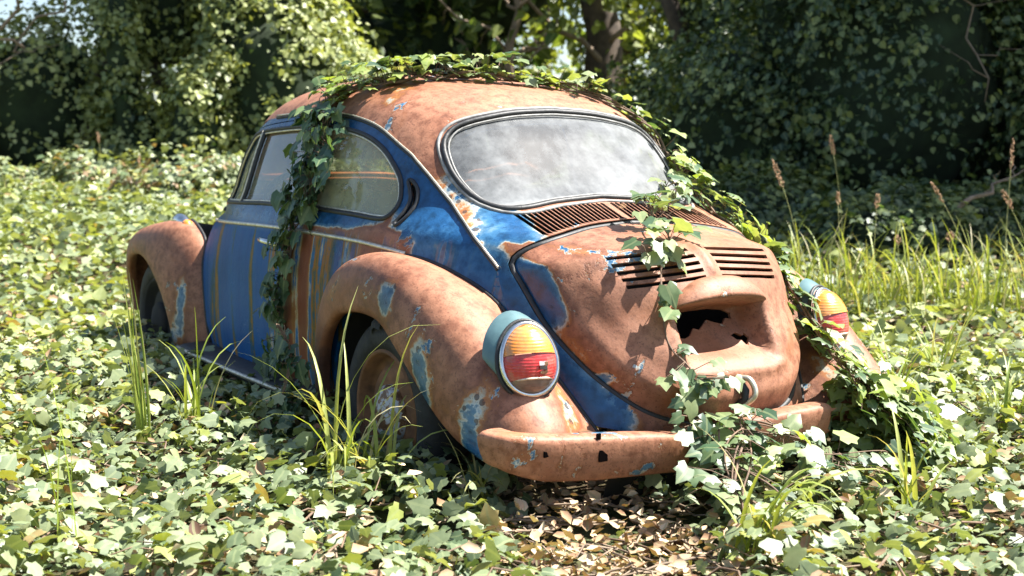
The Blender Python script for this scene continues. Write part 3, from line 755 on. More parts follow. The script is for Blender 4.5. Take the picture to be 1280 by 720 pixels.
# --- bumper: two lengths, the middle gone -----------------------------------------
def bumper(path, zt, zb, torn0=False, torn1=False, name='bumper'):
    p = crspline(path, 6); zt = np.interp(np.linspace(0, 1, len(p)), np.linspace(0, 1, len(zt)), zt); zb = np.interp(np.linspace(0, 1, len(p)), np.linspace(0, 1, len(zb)), zb)
    P = []
    sec = [(.062, .97), (.040, 1.0), (.014, 1.005), (.0, .985), (-.008, .93), (-.010, .84), (-.006, .55), (.002, .25), (.010, .06), (.018, .0), (.034, -.03), (.05, -.01)]
    for i in range(len(p)):
        t = p[min(i + 1, len(p) - 1)] - p[max(i - 1, 0)]; t /= np.linalg.norm(t); nx = np.array([-t[1], t[0]])
        if nx[0] < 0: nx = -nx
        k = 1.0
        e = min(i, len(p) - 1 - i)
        row = []
        for (o, h) in sec:
            jag = 0
            if (torn0 and i == 0) or (torn1 and i == len(p) - 1): jag = .025 * math.sin(h * 23 + o * 90)
            hgt = zb[i] + (zt[i] - zb[i]) * (h if e > 1 else .5 + (h - .5) * (.80 + .1 * e))
            row.append((p[i][0] + nx[0] * o + t[0] * jag, p[i][1] + nx[1] * o + t[1] * jag, hgt))
        P.append(row)
    m = MB(); m.grid(np.array(P)); return m
bl = bumper([(-.715, .825), (-.76, .812), (-.80, .775), (-.832, .69), (-.85, .55), (-.858, .42), (-.862, .30), (-.862, .245)], [.487, .485, .481, .474, .463, .453, .440, .428], [.395, .390, .375, .352, .340, .335, .330, .325], torn1=True)
V = np.array(bl.v); B1 = bl.build('bumper', M['paint'], car, attrs={'rust': np.full(len(V), .70) + .1 * (fbm(V, 5) > .4), 'streak': np.zeros(len(V))})
tag(B1, 'long rusted left length of bumper with bolt holes')
m = MB()
for (yy, zz, sz) in ((.535, .410, .015), (.70, .430, .008), (.55, .462, .008)):
    x_ = -.857 if yy < .6 else -.836
    h_ = MB(); h_.box((x_, yy, zz), (.004, sz * 2, sz * 2.2), None, .0015); h_.build('bolt_hole', M['hole'], B1, smooth=False)
br = bumper([(-.862, .12), (-.862, .0), (-.858, -.15), (-.85, -.26), (-.84, -.31)], [.452, .452, .456, .458, .455], [.342, .345, .348, .350, .352], torn0=True, torn1=True)
V = np.array(br.v); B2 = br.build('bumper', M['paint'], car, attrs={'rust': np.full(len(V), .72), 'streak': np.zeros(len(V))})
tag(B2, 'short torn right length of rusted bumper')
for yy in (.50, .22, -.2):
    m = MB(); m.box((-.72, yy, .41), (.26, .05, .07), None, .008); m.build('bumper_bracket', M['rust_steel'], car, smooth=False)
m = MB(); m.grid([[(-.77 + .04 * t, yy, .40 - .02 * t) for t in (0, 1)] for yy in np.linspace(-.42, .42, 9)]); m.grid([[(-.73, yy, .385), (-.66, yy, .20)] for yy in np.linspace(-.40, .40, 9)]); m.build('rear_apron', M['interior'], car)

# --- running boards ----------------------------------------------------------------
for s in (1, -1):
    m = MB(); P = []
    for x_ in np.linspace(.50, 1.90, 15):
        w = .055 * max(0, 1 - ((x_ - 1.2) / .9) ** 2)
        P.append([(x_, s * .66, .375), (x_, s * (.75 + w * .3), .37), (x_, s * (.785 + w * .3), .36), (x_, s * (.79 + w * .3), .34), (x_, s * .74, .325)])
    m.grid(P if s == -1 else P[::-1])
    rb = m.build('running_board', M['black_rubber'], car)
    m = MB(); m.tube([(x_, s * (.788 + .055 * .3 * max(0, 1 - ((x_ - 1.2) / .9) ** 2)), .357) for x_ in np.linspace(.52, 1.88, 15)], .009, 6); m.build('board_trim', M['oldchrome'], rb)

# --- wheels ------------------------------------------------------------------------
def wheel(cx, cy, cz, s, cap='hubcap'):
    m = MB(); P = []
    prof = [(.195, -.02), (.205, .012), (.235, .022), (.268, .018), (.288, .004), (.298, -.02), (.300, -.06), (.298, -.10), (.288, -.125), (.27, -.14), (.235, -.14), (.20, -.12)]
    for a in np.linspace(0, 2 * math.pi, 56, endpoint=False):
        row = []
        for (r_, o_) in prof:
            k = 1 + .012 * noise.noise(Vector((math.cos(a) * 3, math.sin(a) * 3, r_ * 9)))
            fl = 1.0
            row.append((cx + r_ * k * math.cos(a), cy + s * o_, cz + r_ * k * math.sin(a)))
        P.append(row)
    m.grid(P if s == -1 else [r_[::-1] for r_ in P], closed_u=True)
    # flaps of perished tread lifting off
    rnd = random.Random(5)
    for a0 in (1.25, 1.75, 2.3):
        F = []
        for i in range(4):
            a = a0 + i * .10; li = .012 * math.sin(i / 3 * 2.6) * (1 + .6 * rnd.random())
            F.append([(cx + (r_ + li) * math.cos(a), cy + s * (o_ + li * .6), cz + (r_ + li) * math.sin(a)) for r_, o_ in ((.255, .024), (.278, .018), (.294, .0), (.304, -.03))])
        m.grid(F)
    t = m.build('wheel', M['tyre'], car)
    m = MB(); P = []
    for a in np.linspace(0, 2 * math.pi, 40, endpoint=False):
        P.append([(cx + r_ * math.cos(a), cy + s * o_, cz + r_ * math.sin(a)) for r_, o_ in ((.205, .010), (.198, .018), (.190, .012), (.182, -.02), (.165, -.035), (.15, -.02), (.135, -.012), (.10, -.012), (.0, -.012))])
    m.grid(P if s == -1 else [r_[::-1] for r_ in P], closed_u=True); m.build('rim', M['rust_steel' if cap == 'hubcap' else 'interior'], t)
    m = MB(); P = []
    for a in np.linspace(0, 2 * math.pi, 32, endpoint=False):
        P.append([(cx + r_ * math.cos(a), cy + s * o_, cz + r_ * math.sin(a)) for r_, o_ in ((.092, -.014), (.092, .002), (.082, .014), (.068, .018), (.05, .026), (.025, .032), (.0, .033))])
    m.grid(P if s == -1 else [r_[::-1] for r_ in P], closed_u=True); m.build('hubcap', M[cap], t)
for (x_, y_, z_) in ((.02, .715, .385), (2.44, .70, .40)):
    wheel(x_, y_, z_, 1, 'hubcap' if x_ < 1 else 'interior'); wheel(x_, -y_, z_, -1)
# ------------------------------------------------------------------ vegetation
CAM2 = np.array([-3.50049, 2.48062]); F2 = np.array([math.cos(-.562004), math.sin(-.562004)]); S2 = np.array([math.sin(-.562004), -math.cos(-.562004)])
def place(D, s): return CAM2 + D * F2 + s * S2          # metres ahead of / to the right of the standpoint -> ground x, y
def ds(x, y):
    dx = np.asarray(x) - CAM2[0]; dy = np.asarray(y) - CAM2[1]
    return dx * F2[0] + dy * F2[1], dx * S2[0] + dy * S2[1]
def ground_z(x, y):
    D, s = ds(x, y); t = np.clip((D - 6.3) / 7.2, 0, 1)
    return .19 + .62 * t * t * (3 - 2 * t) + .02 * np.sin(np.asarray(x) * 2.1 + 1) * np.cos(np.asarray(y) * 1.7)
# cheap tileable value noise on numpy arrays
_tab = np.random.default_rng(3).random((64, 64))
def vnoise(x, y):
    xi = np.floor(x).astype(int); yi = np.floor(y).astype(int); fx = x - xi; fy = y - yi
    fx = fx * fx * (3 - 2 * fx); fy = fy * fy * (3 - 2 * fy)
    g = lambda a, b: _tab[a % 64, b % 64]
    return (g(xi, yi) * (1 - fx) + g(xi + 1, yi) * fx) * (1 - fy) + (g(xi, yi + 1) * (1 - fx) + g(xi + 1, yi + 1) * fx) * fy
def fb2(x, y, s): return (vnoise(x * s, y * s) * .55 + vnoise(x * s * 2.1 + 7, y * s * 2.1 + 3) * .3 + vnoise(x * s * 4.3 + 1, y * s * 4.3 + 9) * .15)

IVY_V = np.array([(0, 0, 0), (.24, -.14, .015), (.46, .03, -.04), (.37, .26, .04), (.48, .50, -.03), (.28, .60, .035), (0, 1.0, -.09), (0, .42, -.01),
                  (-.24, -.14, .015), (-.46, .03, -.04), (-.37, .26, .04), (-.48, .50, -.03), (-.28, .60, .035)], float)
_r = [(0, 1, 7), (1, 2, 3), (1, 3, 7), (3, 4, 5), (3, 5, 7), (5, 6, 7)]
_l = [(0, 7, 8), (8, 10, 9), (8, 7, 10), (10, 12, 11), (10, 7, 12), (12, 7, 6)]
IVY_F = np.array(_r + _l)
LOW_V = np.array([(0, 0, 0), (.42, .12, .05), (.40, .52, .03), (0, 1, -.06), (-.40, .52, .03), (-.42, .12, .05)], float)
LOW_F = np.array([(0, 1, 2), (0, 2, 3), (0, 3, 4), (0, 4, 5)])
DEAD_V = np.array([(0, 0, 0), (.26, .25, .10), (.22, .65, .14), (0, 1, .04), (-.24, .62, .02), (-.28, .22, .08), (0, .45, -.05)], float)
DEAD_F = np.array([(0, 1, 6), (1, 2, 6), (2, 3, 6), (3, 4, 6), (4, 5, 6), (5, 0, 6)])

def unit(a): return a / np.maximum(np.linalg.norm(a, axis=-1, keepdims=True), 1e-9)
def leaves(name, pos, nrm, tip, size, tint, mat, V=IVY_V, F=IVY_F, parent=None, origin=(0, 0, 0), curl=None):
    n = len(pos); nrm = unit(nrm); tip = tip - nrm * (tip * nrm).sum(1, keepdims=True); tip = unit(tip); sx = np.cross(tip, nrm)
    k = len(V); wv = np.broadcast_to(V, (n, k, 3)).copy()
    wv[..., 0] *= RNG.uniform(.82, 1.12, (n, 1)); wv[..., 2] *= RNG.uniform(.3, 2.4, (n, 1))
    wv[:, :, :2] += RNG.normal(0, .022, (n, k, 2))
    size = np.clip(size, 0, np.median(size) * 1.45)
    P = pos[:, None] + (wv[..., 0:1] * sx[:, None] + wv[..., 1:2] * tip[:, None] + wv[..., 2:3] * nrm[:, None]) * size[:, None, None]
    org = np.array(ORG[parent.name]) if parent is not None else np.array(origin, float)
    P = (P - org).reshape(-1, 3)
    idx = (F[None] + (np.arange(n) * k)[:, None, None]).reshape(-1)
    m = F.shape[1]; nf = n * len(F)
    me = bpy.data.meshes.new(name); me.vertices.add(len(P)); me.loops.add(len(idx)); me.polygons.add(nf)
    me.vertices.foreach_set('co', P.astype(np.float32).ravel()); me.loops.foreach_set('vertex_index', idx.astype(np.int32))
    me.polygons.foreach_set('loop_start', (np.arange(nf) * m).astype(np.int32))
    me.polygons.foreach_set('use_smooth', np.ones(nf, bool))
    at = me.attributes.new('tint', 'FLOAT', 'POINT'); at.data.foreach_set('value', np.repeat(tint, k).astype(np.float32))
    mid = np.clip(np.abs(V[:, 0]) / .5, 0, 1); at2 = me.attributes.new('rib', 'FLOAT', 'POINT'); at2.data.foreach_set('value', np.tile(mid, n).astype(np.float32))
    me.materials.append(mat); me.update(calc_edges=True)
    o = bpy.data.objects.new(name, me); COL.objects.link(o); ORG[o.name] = Vector(org)
    if parent is not None: o.parent = parent
    else: o.location = org
    return o

def leaf_mat(name, stops, rough=.38, trans=.32, spec=.5, tcol=1.6):
    m, nt, out = newmat(name)
    t = N(nt, 'ShaderNodeAttribute', attribute_name='tint').outputs['Fac']; rib = N(nt, 'ShaderNodeAttribute', attribute_name='rib').outputs['Fac']
    c = ramp(nt, t, stops).outputs[0]
    co = mapped(nt, (1, 1, 1)); n = noise_(nt, co, 45, 3)
    c = mixc(nt, .5, c, ramp(nt, n, [(.3, (.65, .7, .6)), (.7, (1.2, 1.15, 1.2))]).outputs[0], 'MULTIPLY')
    c = mixc(nt, math_(nt, 'MULTIPLY', math_(nt, 'LESS_THAN', rib, .12), .35), c, (.30, .34, .16))
    p = N(nt, 'ShaderNodeBsdfPrincipled', Roughness=rough); p.inputs['Specular IOR Level'].default_value = spec
    nt.links.new(c, p.inputs['Base Color'])
    tr = N(nt, 'ShaderNodeBsdfTranslucent'); nt.links.new(mixc(nt, 1.0, c, (tcol * 1.05, tcol, tcol * .35), 'MULTIPLY'), tr.inputs[0])
    mx = N(nt, 'ShaderNodeMixShader'); mx.inputs[0].default_value = trans
    nt.links.new(p.outputs[0], mx.inputs[1]); nt.links.new(tr.outputs[0], mx.inputs[2]); nt.links.new(mx.outputs[0], out.inputs[0]); return m
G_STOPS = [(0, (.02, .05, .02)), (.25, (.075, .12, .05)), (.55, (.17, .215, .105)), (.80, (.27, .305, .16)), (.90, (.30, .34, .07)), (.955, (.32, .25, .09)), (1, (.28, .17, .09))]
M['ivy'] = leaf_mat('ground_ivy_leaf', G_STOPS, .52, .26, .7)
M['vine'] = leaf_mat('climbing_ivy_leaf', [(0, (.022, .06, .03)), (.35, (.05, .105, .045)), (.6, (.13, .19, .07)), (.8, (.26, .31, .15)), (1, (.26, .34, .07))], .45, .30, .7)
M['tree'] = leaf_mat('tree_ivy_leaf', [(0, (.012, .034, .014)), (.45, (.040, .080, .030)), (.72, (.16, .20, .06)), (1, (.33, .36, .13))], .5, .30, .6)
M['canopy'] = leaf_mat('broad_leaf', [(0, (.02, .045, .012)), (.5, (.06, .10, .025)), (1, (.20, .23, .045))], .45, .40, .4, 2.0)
M['grass'] = leaf_mat('grass_blade', [(0, (.09, .15, .02)), (.5, (.24, .31, .05)), (.8, (.36, .39, .11)), (1, (.45, .40, .22))], .45, .35, .4, 1.3)
M['dead'] = leaf_mat('dead_leaf', [(0, (.07, .035, .02)), (.3, (.25, .14, .075)), (.65, (.47, .31, .19)), (1, (.64, .50, .34))], .7, .12, .3, 1.0)
M['seed'] = simple('seed_head_husk', (.34, .20, .11), .8, 0, 60, .4)
M['stem'] = simple('ivy_stem_bark', (.15, .095, .06), .8, 0, 40, .4)
M['deadwood'] = simple('bare_dead_wood', (.22, .16, .11), .85, 0, 12, .35)
M['bark'] = simple('dark_tree_bark', (.07, .05, .035), .9, 0, 8, .5, .6)
M['thicket'] = simple('core_shade_green', (.016, .028, .010), 1.0, 0, 6, .4)  # dark colour standing for the shade inside the leaf masses

# --- ground -----------------------------------------------------------------------
def soil():
    m, nt, out = newmat('leaf_mould_soil'); p = N(nt, 'ShaderNodeBsdfPrincipled', Roughness=.95); p.inputs['Specular IOR Level'].default_value = .2
    co = mapped(nt, (1, 1, 1)); n = noise_(nt, co, 7, 8, .7); n2 = noise_(nt, co, 60, 5, .7)
    c = mixc(nt, .6, ramp(nt, n, [(.3, (.035, .024, .015)), (.6, (.09, .06, .035)), (.75, (.06, .06, .025))]).outputs[0], ramp(nt, n2, [(.3, (.5, .5, .5)), (.7, (1.6, 1.5, 1.3))]).outputs[0], 'MULTIPLY')
    n3 = noise_(nt, co, 1.1, 9, .75); c = mixc(nt, ramp(nt, n3, [(.42, (0, 0, 0)), (.56, (.85, .85, .85))]).outputs[0], c, mixc(nt, n2, (.03, .05, .02), (.11, .14, .055)))
    nt.links.new(c, p.inputs['Base Color']); nt.links.new(bump_(nt, n2, .8, .02), p.inputs['Normal']); nt.links.new(p.outputs[0], out.inputs[0]); return m
def axis(lo, hi, fine_lo, fine_hi, d):
    f = list(np.arange(fine_lo, fine_hi + 1e-6, d)); a = []; k = d; v = fine_lo
    while v > lo: k *= 1.35; v -= k; a.append(v)
    b = []; k = d; v = f[-1]
    while v < hi: k *= 1.35; v += k; b.append(v)
    return np.array(a[::-1] + f + b)
gx = axis(-160, 260, -7, 20, .35); gy = axis(-220, 180, -16, 9, .35)
X, Y = np.meshgrid(gx, gy, indexing='ij'); Z = ground_z(X, Y) + .03 * (fb2(X + 50, Y + 50, 1.5) - .5)
m = MB(); m.grid(np.stack([X, Y, Z], -1)); tag(m.build('ground', soil()), kind='structure')

# --- carpet of ivy -------------------------------------------------------------------
def litter_mask(x, y):
    u = ((x + .98) * .846 + (y - .60) * -.533) / .58; v = ((x + .98) * .533 + (y - .60) * .846) / .30
    return np.clip(1.35 - (u * u + v * v) - .5 * (fb2(x + 20, y + 20, 5) - .5), 0, 1)
def canopy_h(x, y):
    h = .02 + .13 * np.clip(fb2(x + 30, y + 30, 2.2) - .12, 0, 1) + .09 * fb2(x + 11, y + 5, 6)
    h += .04 * np.exp(-((y - 1.0) / .35) ** 2) * (x > .3) * (x < 3.2) * 1.0
    D, s = ds(x, y); h += .10 * np.clip((s - 1.0) / .8, 0, 1) * np.clip((4.6 - D) / 1.2, 0, 1)
    return h * (1 - .75 * litter_mask(x, y))
def carpet(name, D0, D1, dens, sz, V, F, pad):
    n = int(dens * (.45 * (D1 ** 2 - D0 ** 2) + 2 * pad * (D1 - D0)))
    D = np.sqrt(RNG.uniform(D0 ** 2, D1 ** 2, n)) ; s = RNG.uniform(-1, 1, n) * (.45 * D + pad)
    p = CAM2 + D[:, None] * F2 + s[:, None] * S2; x, y = p.T
    lm = litter_mask(x, y)
    inside = (np.abs(y) < .60 + .10 * (x > .5) * (x < 1.9)) & (x > -.66) & (x < 2.85)
    patchy = fb2(x + 3, y + 8, 3.2)
    keep = ~inside & (RNG.random(n) > lm * .93) & (RNG.random(n) < .10 + 1.75 * patchy) & (RNG.random(n) < .35 + 1.5 * fb2(x + 40, y + 12, 9))
    x, y, D, patchy = x[keep], y[keep], D[keep], patchy[keep]; n = len(x)
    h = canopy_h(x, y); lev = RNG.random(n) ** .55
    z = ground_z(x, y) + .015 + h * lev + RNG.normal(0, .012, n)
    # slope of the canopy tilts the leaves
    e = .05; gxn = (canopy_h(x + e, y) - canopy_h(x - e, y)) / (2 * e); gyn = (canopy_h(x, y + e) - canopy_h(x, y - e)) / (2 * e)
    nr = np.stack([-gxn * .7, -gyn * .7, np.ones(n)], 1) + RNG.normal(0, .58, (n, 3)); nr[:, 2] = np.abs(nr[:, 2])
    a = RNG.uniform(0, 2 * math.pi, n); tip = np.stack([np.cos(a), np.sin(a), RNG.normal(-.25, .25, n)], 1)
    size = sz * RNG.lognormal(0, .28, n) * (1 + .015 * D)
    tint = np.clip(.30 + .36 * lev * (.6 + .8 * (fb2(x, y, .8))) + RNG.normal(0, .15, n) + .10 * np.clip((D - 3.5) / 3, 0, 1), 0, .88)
    q_ = RNG.random(n); tint = np.where(q_ < .025, RNG.uniform(.94, 1, n), np.where(q_ < .08, RNG.uniform(.86, .92, n), tint))
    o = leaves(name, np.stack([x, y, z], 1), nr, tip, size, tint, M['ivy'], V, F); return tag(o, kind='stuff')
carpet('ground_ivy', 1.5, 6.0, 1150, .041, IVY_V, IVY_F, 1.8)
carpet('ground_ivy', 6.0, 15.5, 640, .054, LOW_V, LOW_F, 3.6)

# --- dead leaves and twigs -------------------------------------------------------------
n = 22000
x = RNG.uniform(-2.2, 1.2, n); y = RNG.uniform(-1.6, 2.4, n); lm = litter_mask(x, y); k = RNG.random(n) < lm * .95 + .16
x, y = x[k], y[k]; lm = lm[k]; n = len(x)
z = ground_z(x, y) + .012 + RNG.random(n) * (.03 + .07 * lm * RNG.random(n))
nr = np.stack([RNG.normal(0, .45, n), RNG.normal(0, .45, n), np.ones(n)], 1); a = RNG.uniform(0, 6.28, n)
tag(leaves('leaf_litter', np.stack([x, y, z], 1), nr, np.stack([np.cos(a), np.sin(a), np.zeros(n)], 1), RNG.uniform(.018, .05, n), np.clip(RNG.normal(.62, .27, n), 0, 1), M['dead'], DEAD_V, DEAD_F), kind='stuff')
n = 5200; D_ = RNG.uniform(2.2, 9.5, n); s_ = RNG.uniform(-1, 1, n) * (.45 * D_ + .6); x, y = (CAM2 + D_[:, None] * F2 + s_[:, None] * S2).T
z = ground_z(x, y) + canopy_h(x, y) * RNG.uniform(.3, 1.0, n) + .015; a = RNG.uniform(0, 6.28, n)
tag(leaves('leaf_litter', np.stack([x, y, z], 1), np.stack([RNG.normal(0, .6, n), RNG.normal(0, .6, n), np.ones(n)], 1), np.stack([np.cos(a), np.sin(a), np.zeros(n)], 1), RNG.uniform(.02, .055, n), np.clip(RNG.normal(.62, .27, n), 0, 1), M['dead'], DEAD_V, DEAD_F), kind='stuff')
m = MB(); rnd = random.Random(11)
for i in range(150):
    if i < 100: cx, cy = -.80 + rnd.gauss(0, .35), .48 + rnd.gauss(0, .28)
    else: cx, cy = rnd.uniform(-1.6, .5), rnd.uniform(-.8, 2.0)
    L = rnd.uniform(.06, .30); a = rnd.uniform(0, math.pi); pts = []
    for t in np.linspace(-.5, .5, 5):
        px_, py_ = cx + math.cos(a) * L * t + rnd.gauss(0, .012), cy + math.sin(a) * L * t + rnd.gauss(0, .012)
        pts.append((px_, py_, float(ground_z(px_, py_)) + .03 + rnd.uniform(0, .03)))
    m.tube(pts, [.0035, .0032, .003, .0025, .0015], 4)
tag(m.build('twig_litter', M['deadwood']), kind='stuff')

# --- climbing vines on the car ------------------------------------------------------------
def vine(label, path, nrm, cat, group, nleaf, spread, size, lift, tint=(.45, .2), down=.8, nstem=2, thick=.005, upmix=.35, extra=None):
    path = np.array(path, float); nrm = unit(np.array(nrm, float)); k = 8
    P = crspline(path, k); NN = unit(crspline(nrm, k)); org = path[0]
    if isinstance(spread, (int, float)): spread = [spread] * len(path)
    SP = np.interp(np.linspace(0, 1, len(P)), np.linspace(0, 1, len(spread)), spread)
    T = unit(np.gradient(P, axis=0)); B = unit(np.cross(T, NN))
    root = empty('ivy_vine', tuple(org), label, cat, group)
    m = MB(); rnd = random.Random(len(P) * 7 + nleaf)
    stems = []
    for s in range(nstem):
        ph = rnd.uniform(0, 6); off = np.array([math.sin(i * .23 + ph) * SP[i] * .35 for i in range(len(P))])
        li = np.array([.008 + .012 * (1 + math.sin(i * .37 + ph)) for i in range(len(P))])
        Q = P + B * off[:, None] + NN * li[:, None]; stems.append(Q)
        m.tube(Q, list(np.linspace(thick, thick * .45, len(Q)) * (1 - .35 * (s > 0))), 5)
    wgt = SP ** .8; wgt = wgt / wgt.sum()
    i = RNG.choice(len(P), nleaf, p=wgt); i2 = np.clip(i + 1, 0, len(P) - 1); f = RNG.random(nleaf)[:, None]
    c = P[i] * (1 - f) + P[i2] * f; nn = NN[i]
    lat = RNG.normal(0, .52, nleaf)[:, None] * SP[i][:, None]
    pos = c + B[i] * lat + nn * (lift[0] + (lift[1] - lift[0]) * RNG.random(nleaf) ** 1.3)[:, None]
    hang = T[i] - nn * 0; d = np.array([0, 0, -1.0])
    tip = d * down + B[i] * RNG.normal(0, .55, nleaf)[:, None] + T[i] * RNG.normal(.2, .35, nleaf)[:, None] + nn * RNG.normal(.15, .25, nleaf)[:, None]
    ln = nn * 1.0 + np.array([0, 0, upmix]) + RNG.normal(0, .36, (nleaf, 3))
    sz = size * RNG.lognormal(0, .30, nleaf)
    leaves('foliage', pos, ln, tip, sz, np.clip(RNG.normal(tint[0], tint[1], nleaf), 0, 1), M['vine'], parent=root)
    # leaf stalks
    q_ = RNG.choice(nleaf, min(nleaf, 260), replace=False)
    for j in q_:
        st = stems[int(RNG.integers(nstem))]; b = st[np.argmin(((st - pos[j]) ** 2).sum(1))]
        if np.linalg.norm(b - pos[j]) < .16: m.tube([b, (b + pos[j]) / 2 + nn[j] * .012, pos[j]], [.0016, .0014, .0012], 3, cap=False)
    m.build('stem', M['stem'], parent=root); return root
GV = 'ivy vines growing over the car'
sp = side_pt([(.83, 1.33), (.815, 1.26), (.79, 1.16), (.79, 1.05), (.80, .96), (.825, .86), (.85, .74), (.87, .62), (.885, .50), (.91, .42)], 1)
vine('thick curtain of dark ivy hanging down the blue door pillar from roof to sill', sp, grad(sp), 'ivy', GV, 250, [.12, .14, .15, .14, .095, .05, .045, .04, .045, .06], .053, (.012, .085), (.38, .2), 1.2, 4, .006, .1)
top = [(.90, .53, 1.345), (.86, .46, 1.40), (.74, .40, 1.428), (.66, .33, 1.442), (.60, .24, 1.449), (.59, .12, 1.457), (.54, .02, 1.449), (.50, -.10, 1.441), (.45, -.22, 1.42), (.36, -.31, 1.385)]
rp = side_pt([(.26, 1.28), (.15, 1.18), (.05, 1.08), (-.06, .98), (-.18, .90), (-.30, .82), (-.42, .72)], -1)
V2 = np.vstack([np.array(top), rp]); n2_ = grad(V2); n2_[:10] = unit(n2_[:10] + np.array([0, 0, .5]))
vine('long strand of sunlit ivy running over the roof and down beside the rear window', V2, n2_, 'ivy', GV, 400, [.10, .12, .10, .07, .05, .05, .045, .045, .045, .05, .055, .06, .065, .075, .085, .10, .12], .049, (.01, .10), (.74, .24), .15, 4, .007, .55)
lp3 = rear_pt([(-.36, 1.075), (-.27, 1.035), (-.13, .985), (-.0, .945), (.10, .90), (.17, .85)]); ln3 = grad(lp3); lp3 = lp3 + ln3 * .035
vine('short spray of sunlit ivy lying across the engine lid louvres', lp3, ln3, 'ivy', GV, 62, [.04, .05, .08, .10, .10, .09], .054, (.02, .09), (.6, .2), .5, 3, .004, .4)
lp4 = rear_pt([(.15, .86), (.185, .78), (.195, .70), (.19, .62), (.19, .56), (.20, .50), (.17, .45)]); ln4 = grad(lp4); lp4 = lp4 + ln4 * .045
vine('thin bare ivy runner with a few leaves hanging down left of the empty plate recess', lp4, ln4, 'ivy', GV, 40, [.004, .006, .008, .03, .08, .10, .12], .052, (.015, .08), (.55, .2), .6, 2, .004, .4)
# single leaves of the lid spray towards the left
# heap of ivy climbing over the bumper gap
hp_ = [(-1.20, .26, .24), (-1.08, .22, .33), (-.97, .19, .41), (-.92, .12, .46), (-.97, .02, .40), (-1.04, -.12, .34), (-1.05, -.34, .31)]
vine('leafy mound of ivy climbing over the gap in the rusty bumper', hp_, [(-.6, .2, .8)] * 7, 'ivy', GV, 165, [.16, .17, .13, .085, .09, .11, .14], .05, (-.08, .07), (.58, .2), .3, 5, .005, .5)
# loose runners round the right tail light
rp5 = np.array([(-.36, -.50, .86), (-.52, -.445, .72), (-.70, -.42, .60), (-.80, -.46, .48), (-.85, -.56, .38), (-.90, -.66, .30)])
vine('trailing ivy strands tumbling past the right tail light to the ground', rp5, [(-.5, -.5, .7)] * 6, 'ivy', GV, 330, [.05, .045, .055, .11, .18, .2], .056, (-.02, .07), (.62, .2), .4, 4, .005, .5)
rp6 = np.array([(.50, .86, .62), (.49, .84, .50), (.47, .86, .38), (.52, .92, .28), (.7, .98, .25)])
vine('few dark ivy leaves creeping up the front edge of the left rear wing', rp6, [(0, 1, .2)] * 5, 'ivy', GV, 70, [.04, .06, .08, .10, .12], .055, (-.02, .05), (.25, .15), .8, 4, .003, .2)

# --- grass -------------------------------------------------------------------------------
def blades(name, base, n, h, spread, lean, bend, tint, width=.006, parent=None, dirs=None, seed=0, base_r=.02):
    rnd = np.random.default_rng(seed + 100); V = []; F = []; TT = []; RB = []
    seg = 8
    for b in range(n):
        a = rnd.uniform(0, 2 * math.pi) if dirs is None else rnd.choice(dirs) + rnd.normal(0, .35)
        L = h * rnd.uniform(.45, 1.0); sp_ = spread * abs(rnd.normal(.6, .4)); bd = bend * rnd.uniform(.3, 1.5)
        o = np.array(base) + np.array([rnd.normal(0, base_r), rnd.normal(0, base_r), 0])
        out = np.array([math.cos(a), math.sin(a), 0]); sd = np.array([-math.sin(a), math.cos(a), 0]); sd = sd * math.cos(.5) + out * 0 + np.array([0, 0, math.sin(.2)])
        th = sp_; p = o.copy(); pts = [p.copy()]
        for s in range(seg):
            th = sp_ + bd * ((s + 1) / seg) ** 2.2; p = p + (out * math.sin(th) + np.array([0, 0, math.cos(th)])) * (L / seg) + np.array(lean) * (L / seg) * (s / seg); pts.append(p.copy())
        w0 = width * rnd.uniform(.6, 1.25); t_ = np.clip(rnd.normal(*tint), 0, 1); i0 = len(V)
        for s, q_ in enumerate(pts):
            w = w0 * (1 - (s / seg) ** 2.2) + .0004; nm = np.cross(sd, out + np.array([0, 0, .3])); 
            V += [q_ - sd * w, q_ + np.array(out) * w * .35, q_ + sd * w]; TT += [t_ + .10 * s / seg] * 3; RB += [1, .5, 1]
        for s in range(seg):
            k = i0 + s * 3; F += [(k, k + 1, k + 4, k + 3), (k + 1, k + 2, k + 5, k + 4)]
    o = mesh_obj(name, V, F, M['grass'], parent, origin=base, attrs={'tint': np.clip(TT, 0, 1), 'rib': RB}); return o
GG = 'tufts of long grass in the ivy'
def gpt(x, y, h=.06): return (x, y, float(ground_z(x, y)) + h)
def tuft(x, y, n, h, spread, lean, bend, tint, label, seed, width=.006, dirs=None, base_r=.02):
    return tag(blades('grass_tuft', gpt(x, y), n, h, spread, lean, bend, tint, width, None, dirs, seed, base_r), label, 'grass', GG)
tuft(.66, 1.31, 13, .64, .05, (.09, .13, 0), .10, (.62, .2), 'tall narrow bundle of upright grass left of the blue door', 1, .0055, None, .010)
tuft(.62, 1.14, 16, .52, .30, (0, 0, 0), 1.6, (.55, .2), 'arching grass tuft with curled tips in front of the running board', 2, .0055)
tuft(-.27, .95, 30, .54, .46, (-.05, .05, 0), 1.7, (.66, .2), 'big drooping grass tuft covering the flat rear wheel', 3, .0062, None, .05)
tuft(-.20, 1.0, 4, .72, .10, (.02, .06, 0), 1.5, (.8, .12), 'few very tall folded grass blades rising before the wheel arch', 4, .007)
tuft(-1.30, .40, 16, .44, .35, (0, 0, 0), 1.5, (.55, .25), 'grass tuft with broad blades in the foreground below the bumper gap', 5, .0075)
tuft(-.58, -.90, 18, .46, .35, (0, 0, 0), 1.0, (.50, .2), 'bright grass tuft in sunlit ivy right of the bumper end', 6, .006)
tuft(-.41, 1.81, 4, .62, .05, (.02, .06, 0), .25, (.35, .1), 'thin green grass stalks close by at the lower left edge', 7, .005)
tuft(.85, 1.95, 6, .50, .07, (.0, .02, 0), .3, (.5, .15), 'slender grass blades at the far left among sunlit ivy', 8, .005)
